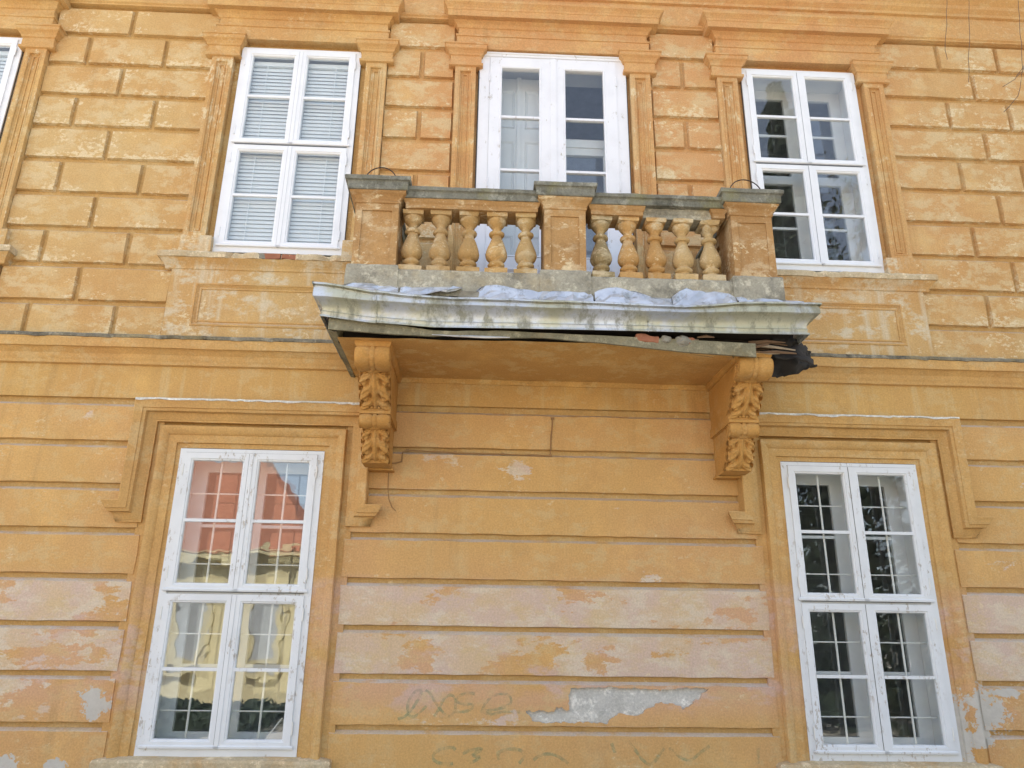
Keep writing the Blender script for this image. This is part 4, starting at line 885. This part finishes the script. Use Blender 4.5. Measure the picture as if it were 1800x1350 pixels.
def chunk(name, c, size, mat, rot, lab, cat, grp=None, jit=.012):
    b = MB(); b.moulded4(-size[0]/2, size[0]/2, -size[1]/2, size[1]/2, [(-.008, -size[2]/2), (0, -size[2]/2+.008), (0, size[2]/2-.008), (-.008, size[2]/2)], seg=.03)
    o = b.build(name, mat, None, jit=jit, jf=18); o.location = c; o.rotation_euler = rot; tag(o, lab, cat, grp); return o
chunk('broken_brick', (.60, -.885, 3.712), (.17, .10, .058), M['brick'], (0, R(9), 0), 'broken orange brick wedged under the zinc fascia', 'brick')
o = rock((.735, -.90, 3.708), (.055, .05, .038), 3); o.name = 'mortar_lump'; o.data.materials.append(M['rubble']); tag(o, 'small round mortar lump right beside the broken orange brick', 'rubble')
o = rock((.865, -.905, 3.700), (.066, .05, .050), 8); o.name = 'mortar_lump'; o.data.materials.append(M['rubble']); tag(o, 'larger mortar lump with brick face at the end of the rubble row', 'rubble')
chunk('brick_fragment', (.915, -.90, 3.705), (.05, .06, .062), M['brick'], (0, R(-12), R(20)), 'brick fragment stuck to the larger mortar lump', 'brick')
rr = random.Random(4)
LT = empty('rotten_lath_bundle', (1.3, -.85, 3.70)); tag(LT, 'splintered rotten laths showing in the broken balcony edge', 'laths')
for i in range(26):
    x = rr.uniform(-.42, .30); L = rr.uniform(.12, .40); z = rr.uniform(-.05, .045)-.03*max(0, x); y = rr.uniform(-.06, .10); tl = rr.uniform(-.18, .10)
    b = MB(); p0 = Vector((x-L/2, y, z+tl*L*.5)); p1 = Vector((x+L/2, y+rr.uniform(-.04, .04), z-tl*L*.5)); pm = (p0+p1)/2+Vector((0, 0, rr.uniform(-.012, .012)))
    w = rr.uniform(.005, .013); b.tube([p0, pm, p1], [w*.5, w, w*.4], 5); b.build('lath', M['palewood'] if i % 4 == 0 else M['wood'], LT, jit=.004, jf=20)

# ---- corbels -----------------------------------------------------------------
def ss(a, b, x):
    t_ = max(0, min(1, (x-a)/(b-a))); return t_*t_*(3-2*t_)
def corbel(cx):
    Cb = empty('corbel', (0, 0, 0), HOUSE)
    def console(scroll, leaf, hw_s, hw_l, k):
        # scroll: two rolls with a beaded strip between them
        b = MB(); NS = 26; NU = 40
        def interp(tab, t_):
            q = t_*(len(tab)-1); i = min(int(q), len(tab)-2); f = q-i
            p0 = tab[max(i-1, 0)]; p1 = tab[i]; p2 = tab[i+1]; p3 = tab[min(i+2, len(tab)-1)]
            cr = lambda a, b_, c, d: .5*((2*b_)+(-a+c)*f+(2*a-5*b_+4*c-d)*f*f+(-a+3*b_-3*c+d)*f**3)
            return cr(p0[0], p1[0], p2[0], p3[0]), cr(p0[1], p1[1], p2[1], p3[1])
        def nrm(tab, t_):
            a = interp(tab, max(0, t_-.02)); c = interp(tab, min(1, t_+.02)); dy, dz = c[0]-a[0], c[1]-a[1]; L = math.hypot(dy, dz) or 1
            return (dz/L, -dy/L) if dz/L < 0 else (-dz/L*-1, -dy/L)
        def fs(u, v):
            y, z = interp(scroll, v); ny, nz_ = nrm(scroll, v); w = u*2-1; aw = abs(w)
            h = .014*k*(math.sin(math.pi*min(1, max(0, (aw-.14)/.86)))**.6) - .004
            if aw < .14: h = .010*k*abs(math.cos(v*math.pi*6))*math.sqrt(max(0, 1-(aw/.12)**2)) if aw < .12 else -.012*k
            return (cx+w*hw_s, y+ny*h, z+nz_*h)
        b.grid(fs, NU, NS)
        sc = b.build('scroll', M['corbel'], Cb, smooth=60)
        b = MB()
        def fl(u, v):
            y, z = interp(leaf, v); ny, nz_ = nrm(leaf, v); w = u*2-1; aw = abs(w)
            ph = v*3.1-aw*.85; lobe = .5+.5*math.cos(2*math.pi*ph)
            h = .024*k*lobe**.6*ss(.10, .40, aw)*(.55+.45*v)
            h += .020*k*math.exp(-(w/(.10+.06*v))**2)*(1-.35*v)
            h -= .034*k*math.exp(-((aw-(.38+.05*math.sin(ph*3)))/.11)**2)*(1-lobe)**2
            h += .0055*k*math.cos(2*math.pi*(ph*3.0+aw))*ss(.25, .5, aw); h += .004*noise.noise(Vector((w*9, v*14, cx)))
            edge = .80+.20*lobe; h -= .030*k*ss(edge-.12, edge+.02, aw)
            h += .012*k*ss(.75, .98, v)*lobe
            return (cx+w*hw_l*(1.0+.05*lobe*v), y+ny*h, z+nz_*h)
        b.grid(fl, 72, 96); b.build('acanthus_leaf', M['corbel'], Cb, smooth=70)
        # cheeks
        side = scroll+leaf
        for s in (-1, 1):
            x = cx+s*hw_l*.93
            pl = [Vector((p[0]+.012, p[1], 0)) for p in side]+[Vector((.02, side[-1][1], 0)), Vector((.02, side[0][1], 0))]
            tr = tessellate_polygon([pl]); b = MB(); b.add([(x, p.x, p.y) for p in pl], [tuple(t_) for t_ in tr]); b.build('cheek', M['corbel'], Cb)
            # spiral eye of the scroll
            sp = []; c0 = (sum(p[0] for p in scroll)/len(scroll)+.02*k, sum(p[1] for p in scroll)/len(scroll)+.0)
            for q in range(30):
                a = q*.42; r_ = .012*k+.0022*k*q; sp.append((cx+s*(hw_s*.97), c0[0]+r_*math.cos(a)*.8, c0[1]+r_*math.sin(a)*.75))
            b = MB(); b.tube(sp, .008*k, 6); b.build('volute', M['corbel'], Cb, smooth=60)
            cap_ = [Vector((p[0], p[1], 0)) for p in scroll]; tr = tessellate_polygon([cap_]); b = MB(); b.add([(cx+s*hw_s, p.x, p.y) for p in cap_], [tuple(t_) for t_ in tr]); b.build('scroll_side', M['corbel'], Cb)
            # leafy ornament on the cheek
            for q in range(5):
                f = .15+q*.17; yy, zz = interp(leaf, f)
                b = MB(); b.grid(lambda u, v, yy=yy, zz=zz, s=s, x=x: (x+s*(.004+.010*math.sin(math.pi*v)), yy+.05*k+.035*k*math.sin(math.pi*v)*math.cos(2*math.pi*u), zz-.01+.022*k*math.sin(2*math.pi*u)*math.sin(math.pi*v)), 10, 4, True); b.build('cheek_leaf', M['corbel'], Cb, smooth=60)
        # bud under the scroll
        yb, zb = leaf[0]
        b = MB()
        b.grid(lambda u, v: (cx+(v*2-1)*hw_l*.62, yb-.012*k+.026*k*math.cos(2*math.pi*u)*max(.05, math.sin(math.pi*v))**.5, zb+.008+.022*k*math.sin(2*math.pi*u)*max(.05, math.sin(math.pi*v))**.5), 14, 12, True); b.build('bud', M['corbel'], Cb, smooth=60)
    console([(-.80, 3.625), (-.845, 3.615), (-.868, 3.585), (-.868, 3.545), (-.845, 3.505), (-.80, 3.483), (-.74, 3.478), (-.70, 3.485)],
            [(-.69, 3.478), (-.675, 3.445), (-.650, 3.405), (-.612, 3.36), (-.565, 3.315), (-.525, 3.285), (-.495, 3.272), (-.47, 3.272)], .128, .112, 1.0)
    b = MB(); b.moulded(cx-.085, cx+.085, [(.475, 3.205), (.50, 3.21), (.50, 3.232), (.488, 3.238), (.485, 3.275)], yb=.02, seg=.05)
    # narrow: moulded() spreads sideways, so squeeze it back
    b.v = [(cx+max(-.118, min(.118, v[0]-cx)), v[1], v[2]) for v in b.v]; b.build('corbel_band', M['corbel'], Cb)
    for q in range(7): 
        x = cx-.085+q*.0283; bb = MB(); bb.lathe([(.001, -.012), (.011, -.008), (.014, 0), (.011, .008), (.001, .012)], 8); o = bb.build('bead', M['corbel'], Cb, smooth=60); o.location = (x, -.492, 3.258)
    console([(-.46, 3.205), (-.492, 3.20), (-.508, 3.18), (-.508, 3.15), (-.49, 3.125), (-.455, 3.112), (-.43, 3.112)],
            [(-.425, 3.108), (-.415, 3.085), (-.405, 3.045), (-.388, 3.00), (-.36, 2.95), (-.325, 2.915), (-.295, 2.898), (-.27, 2.895)], .116, .10, .85)
    b = MB(); b.box(cx-.102, cx+.102, -.29, .02, 2.872, 2.897); b.box(cx-.12, cx+.12, -.10, .02, 2.855, 2.87); b.build('corbel_base', M['corbel'], Cb, jit=.003)
    # abacus under the slab
    b = MB(); b.moulded4(cx-.115, cx+.115, -.83, .0, [(0, 3.618), (.01, 3.625), (.018, 3.645), (.02, 3.67)], seg=.08); b.build('corbel_abacus', M['corbel'], Cb, jit=.002)
    # backing against the wall
    b = MB(); b.box(cx-.105, cx+.105, -.46, .02, 3.20, 3.62); b.box(cx-.095, cx+.095, -.26, .02, 2.897, 3.20); b.build('corbel_core', M['corbel'], Cb)
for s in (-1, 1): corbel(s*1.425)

# ---- cable, wire hoops, graffiti ---------------------------------------------
def wav(pts, amp=.004): return [(x+amp*noise.noise(Vector((z*9, x*9, 1))), y, z+amp*noise.noise(Vector((x*9, z*9, 4)))) for x, y, z in pts]
def dense(pts, n=8):
    out = []
    for a, b in zip(pts, pts[1:]):
        for i in range(n): out.append(tuple(a[k]+(b[k]-a[k])*i/n for k in range(3)))
    return out+[pts[-1]]
CBL = empty('electric_cable', (-.02, -.006, 3.34)); tag(CBL, 'thin painted cable running along the groove under the balcony', 'cable')
def cb(pts): 
    b = MB(); b.tube([(x+.02, y+.006, z-3.34) for x, y, z in wav(dense(pts))], .0055, 6); return b
cb([(-.02, -.012, 3.345), (-.032, -.012, 3.20), (-.04, -.012, 3.025), (-.43, .002, 3.030), (-.82, .002, 3.034), (-1.21, .002, 3.045), (-1.245, -.01, 3.03), (-1.25, -.01, 2.95), (-1.31, -.012, 2.935), (-1.345, -.012, 2.93)]).build('cable_run', M['cable'], CBL, smooth=50)
for (x, z) in ((-.02, 3.345), (-.82, 3.034), (-.43, 3.03), (-.04, 3.03), (-1.21, 3.045)):
    MB().box(x+.02-.012, x+.02+.012, -.012, .004, z-3.34-.009, z-3.34+.009).build('cable_clip', M['cable'], CBL)
b = MB(); b.tube(wav([(0, 0, 0), (-.004, -.006, -.10), (.0, -.008, -.22), (.012, -.008, -.30), (.04, -.01, -.36), (.07, -.012, -.39)], .003), .004, 6)
o = b.build('loose_wire', M['cable'], None, smooth=50); o.location = (-1.345, -.018, 2.935); tag(o, 'loose wire end dangling below the left corbel', 'wire')
for i, (cx_, w, h_) in enumerate(((-1.45, .125, .145), (1.45, .135, .155))):
    b = MB(); b.tube([(-w*math.cos(math.pi*t_/20), .02*math.sin(math.pi*t_/20), -.01+h_*math.sin(math.pi*t_/20)*1.0) for t_ in range(21)], .0045, 6)
    o = b.build('wire_hoop', M['iron'], None, smooth=60); o.location = (cx_, -.92, 4.982)
    tag(o, 'thin bent wire hoop standing on the %s balcony pier' % ('left' if i == 0 else 'right'), 'wire hoop', 'wire hoops on the balcony piers')
G1 = [[(-1.168, 1.005), (-1.125, 1.018), (-1.083, 1.054), (-1.042, 1.112), (-1.01, 1.169), (-1.011, 1.202), (-1.046, 1.194), (-1.088, 1.144), (-1.102, 1.087), (-1.091, 1.038), (-1.064, 1.019), (-1.021, 1.038), (-0.962, 1.096)], [(-0.976, 1.203), (-0.939, 1.178), (-0.892, 1.113), (-0.836, 1.048), (-0.791, 1.021)], [(-0.905, 1.023), (-0.88, 1.056), (-0.84, 1.138), (-0.797, 1.171), (-0.76, 1.155), (-0.75, 1.106), (-0.757, 1.057), (-0.808, 1.016), (-0.87, 1.023)], [(-0.61, 1.181), (-0.663, 1.186), (-0.725, 1.164), (-0.742, 1.131), (-0.697, 1.11), (-0.625, 1.107), (-0.633, 1.074), (-0.695, 1.057), (-0.757, 1.057)], [(-0.562, 1.059), (-0.5, 1.067), (-0.412, 1.084), (-0.341, 1.118), (-0.35, 1.167), (-0.404, 1.183), (-0.475, 1.166), (-0.528, 1.116), (-0.544, 1.067), (-0.482, 1.043), (-0.393, 1.06), (-0.269, 1.061)]]
G2 = [[(-0.739, 0.8), (-0.765, 0.819), (-0.843, 0.807), (-0.894, 0.775), (-0.892, 0.736), (-0.839, 0.713), (-0.753, 0.713)], [(-0.685, 0.777), (-0.634, 0.801), (-0.547, 0.809), (-0.616, 0.769), (-0.563, 0.754), (-0.631, 0.714)], [(-0.423, 0.739), (-0.424, 0.786), (-0.354, 0.81), (-0.266, 0.803), (-0.24, 0.764), (-0.274, 0.716)], [(-0.17, 0.74), (-0.108, 0.776), (-0.02, 0.776), (0.05, 0.742), (0.084, 0.718)]]
G3 = [[(0.405, 0.856), (0.43, 0.792)], [(0.53, 0.873), (0.581, 0.809), (0.649, 0.73), (0.701, 0.722), (0.757, 0.778), (0.795, 0.826)], [(0.831, 0.827), (0.917, 0.763), (0.987, 0.748), (1.061, 0.796), (1.136, 0.845)], [(1.494, 0.831), (1.485, 0.727)]]
def ribbon(b, pts, w):
    P = [Vector((p[0], p[1])) for p in pts]; sm_ = []
    for i in range(len(P)-1):
        p0, p1, p2, p3 = P[max(i-1, 0)], P[i], P[i+1], P[min(i+2, len(P)-1)]
        for q in range(6):
            f = q/6; sm_.append(.5*((2*p1)+(p2-p0)*f+(2*p0-5*p1+4*p2-p3)*f*f+(3*p1-p0-3*p2+p3)*f**3))
    sm_.append(P[-1]); vs_ = []
    for i, p in enumerate(sm_):
        d = (sm_[min(i+1, len(sm_)-1)]-sm_[max(i-1, 0)]).normalized(); n_ = Vector((-d.y, d.x)); ww = w*(1+.35*noise.noise(Vector((p.x*20, p.y*20, 0))))
        vs_ += [(p.x+n_.x*ww, -.0035, p.y+n_.y*ww), (p.x-n_.x*ww, -.0035, p.y-n_.y*ww)]
    b.add(vs_, [(2*i, 2*i+1, 2*i+3, 2*i+2) for i in range(len(sm_)-1)])
GR = empty('graffiti', (-.7, 0, 1.1)); tag(GR, 'faded green spray scrawl on the band left of the bare grey patch', 'graffiti')
for grp, w in ((G1, .0100),):
    for stk in grp:
        b = MB(); ribbon(b, [(p[0]+.7, (p[1]+.022)-1.1) for p in stk], w); o = b.build('stroke', M['spray'], GR)
GR = empty('graffiti', (0, 0, .8)); tag(GR, 'second faint green scrawl along the bottom edge of the wall', 'graffiti')
for stk in G2+G3:
    b = MB(); ribbon(b, [(p[0], p[1]+.02-.8) for p in stk], .011); b.build('stroke', M['spray'], GR)

# ---- tree whose thin twigs hang into the upper right corner --------------------
TW = [[(2.209, 5.395), (2.19, 5.261), (2.133, 4.998), (2.13, 4.934)], [(2.352, 5.403), (2.307, 5.136), (2.237, 4.773)], [(2.672, 5.422), (2.632, 5.154), (2.592, 4.874), (2.552, 4.83)], [(2.62, 4.935), (2.53, 4.808), (2.442, 4.754)], [(2.60, 4.90), (2.522, 4.685), (2.457, 4.621), (2.406, 4.57)]]
T = empty('street_tree', (5.2, -3.2, 0)); tag(T, 'bare street tree whose thin twigs hang into the upper right corner', 'tree')
def rel(p): return (p[0]-5.2, p[1]+3.2, p[2])
MB().tube([rel(p) for p in ((5.2, -3.2, 0), (5.25, -3.2, 1.5), (5.15, -3.2, 3.4), (5.2, -3.15, 5.5), (5.1, -3.2, 7.5))], [.17, .14, .12, .09, .05], 10).build('trunk', M['wet'], T, smooth=60, jit=.02, jf=3)
MB().tube([rel(p) for p in ((5.18, -3.18, 4.2), (4.4, -3.0, 5.6), (3.5, -2.7, 6.25), (2.7, -2.5, 6.35), (2.1, -2.45, 6.1))], [.07, .05, .032, .018, .008], 8).build('limb', M['wet'], T, smooth=60, jit=.02, jf=3)
for stk in TW[:3]:
    top = (stk[0][0]+.05, 6.2)
    pts = [(top[0], -2.47, top[1])]+[(p[0], -2.5, p[1]) for p in stk]
    MB().tube([rel(p) for p in wav(dense(pts, 4), .012)], [.0016]*(4*(len(pts)-1)+1), 5).build('twig', M['wet'], T)
for stk in TW[3:]:
    pts = [(p[0], -2.5, p[1]) for p in stk]
    MB().tube([rel(p) for p in wav(dense(pts, 4), .01)], .0018, 5).build('twig', M['wet'], T)
def limbs(b, p, d, L, r_, depth, rr):
    n = 4; pts = [Vector(p)]; dd = Vector(d).normalized()
    for i in range(n):
        dd = (dd+Vector((rr.uniform(-.22, .22), rr.uniform(-.22, .22), rr.uniform(-.08, .2)))).normalized(); pts.append(pts[-1]+dd*L/n)
    b.tube(pts, [r_*(1-.13*i) for i in range(n+1)], 6 if r_ > .03 else 4)
    if depth == 0: return
    for i in range(rr.choice((3, 4))):
        q = pts[rr.randint(2, n)]; nd = (dd+Vector((rr.uniform(-1, 1), rr.uniform(-1, 1), rr.uniform(-.3, .7)))).normalized(); limbs(b, q, nd, L*rr.uniform(.42, .6), r_*.55, depth-1, rr)

# ---- across the street (seen mirrored in the panes) -----------------------------
OH = empty('street_house', (-12, -13.2, 0)); tag(OH, 'low yellow house with steep red hipped roof across the street', 'house')
M['yel'] = plaster('yellow_house_wall', (0.72, 0.63, 0.38), (0.66, 0.57, 0.34), pale_amt=.3, flake_amt=.2)
def rb(b, x0, x1, y0, y1, z0, z1): return b.box(x0+12, x1+12, y0+13.2, y1+13.2, z0, z1)
rb(MB(), -19, -5.0, -21, -13.2, 0, 3.3).build('wall', M['yel'], OH)
rb(MB(), -19.2, -4.8, -21.2, -13.0, 3.3, 3.5).build('cornice', M['yel'], OH)
r_ = MB(); r_.add([(-7.4, .22, 3.45), (7.5, .22, 3.45), (7.5, -8.2, 3.45), (-7.4, -8.2, 3.45), (-3, -3.9, 6.9), (4.6, -3.9, 6.9)], [(0, 1, 5, 4), (1, 2, 5), (2, 3, 4, 5), (3, 0, 4), (0, 3, 2, 1)]); r_.build('roof', M['tile'], OH)
for k in range(8):
    x = -18.2+k*1.75
    w = MB(); w.box(x+12, x+12+.54, .0, .035, .9, 2.5)
    w.lathe([(.001, 0)], 3); w.build('window', M['room'], OH)
    q = MB(); rect_frame(q, x+12-.10, x+12+.64, .78, 2.66, .11, .11, .11, .14, .0, .09); q.build('window_frame', M['yel'], OH)
    MB().box(x+12+1.15, x+12+1.35, .0, .12, 0, 3.3).build('pilaster', M['yel'], OH)
M['leaf'] = simple('olive_leaf', (0.10, 0.11, 0.035), 0.7, 0, 3, 0.5)
M['filler_hedge'] = simple('dark_hedge_leaf', (0.035, 0.05, 0.03), 0.8, 0, 3, 0.5)
def leafcloud(b, n, fn, size, rr):
    for i in range(n):
        c = Vector(fn()); a = Vector((rr.uniform(-1, 1), rr.uniform(-1, 1), rr.uniform(-1, 1))).normalized(); e = a.orthogonal().normalized(); f = a.cross(e); s = size*rr.uniform(.6, 1.4)
        b.add([c-e*s, c+f*s*.45, c+e*s, c-f*s*.45], [(0, 1, 2, 3)])
rr = random.Random(11)
hd = MB(); leafcloud(hd, 9000, lambda: (rr.uniform(-6.0, 3.6), rr.uniform(-.6, 3.2), rr.uniform(.05, .40)), .09, rr)  # added bed of dark leaves, replaces parked cars in the mirrored street
H_ = empty('filler_hedge', (-8, -11.0, 0)); tag(H_, 'added low dark hedge before the yellow house', 'filler_hedge'); hd.build('foliage', M['filler_hedge'], H_)
hb = MB().box(-5.9, 3.5, -.5, 3.1, 0, .3).build('stem_mass', M['filler_hedge'], H_)
for i, (tx, ty, hh, lab) in enumerate(((8.6, -15.0, 17, 'tall half-bare tree across the street, nearest to the yellow house'), (13.5, -17.0, 20, 'tallest half-bare tree across the street, on the far right'), (5.6, -21.0, 16, 'half-bare tree standing behind the corner of the yellow house'))):
    T2 = empty('street_tree', (tx, ty, 0)); tag(T2, lab, 'tree', 'trees across the street')
    rr2 = random.Random(20+i); b = MB(); limbs(b, (0, 0, 0), (0, 0, 1), hh*.45, .26, 4, rr2); b.build('trunk', M['wet'], T2)
    pts = [Vector(v) for v in b.v if v[2] > hh*.3]; lc = MB()
    leafcloud(lc, 9000, lambda: tuple(rr2.choice(pts)+Vector((rr2.gauss(0, .22), rr2.gauss(0, .22), rr2.gauss(0, .22)))), .06, rr2); lc.build('crown', M['leaf'], T2)

M['ever'] = simple('dark_evergreen_needle', (0.030, 0.042, 0.022), 0.8, 0, 2, 0.6)
for i, (tx, ty, hh, rad, lab) in enumerate(((7.0, -10.2, 15.5, 2.3, 'tall dark spruce across the street, left of the pair'), (11.4, -11.5, 17.0, 2.8, 'taller dark spruce across the street, right of the pair'), (14.6, -14.5, 11.0, 3.0, 'short broad spruce at the far right across the street'))):
    T3 = empty('spruce_tree', (tx, ty, 0)); tag(T3, lab, 'tree', 'spruces across the street')
    rr3 = random.Random(50+i); b = MB(); b.tube([(0, 0, 0), (.05, 0, hh*.5), (0, .05, hh)], [.28, .18, .03], 8); b.build('trunk', M['wet'], T3)
    lc = MB()
    def pt_(hh=hh, rad=rad, rr3=rr3):
        h = rr3.random()**1.25; tier = (h*11) % 1.0
        r_ = rad*(1-h)**.75*(.55+.45*(1-tier))*math.sqrt(rr3.random())+.05; a = rr3.uniform(0, 6.283)
        r_ *= 1+.25*math.sin(a*5+h*23)
        return (r_*math.cos(a), r_*math.sin(a), .6+h*(hh-.5)-.25*r_)
    leafcloud(lc, 9000, pt_, .16, rr3); lc.build('crown', M['ever'], T3)
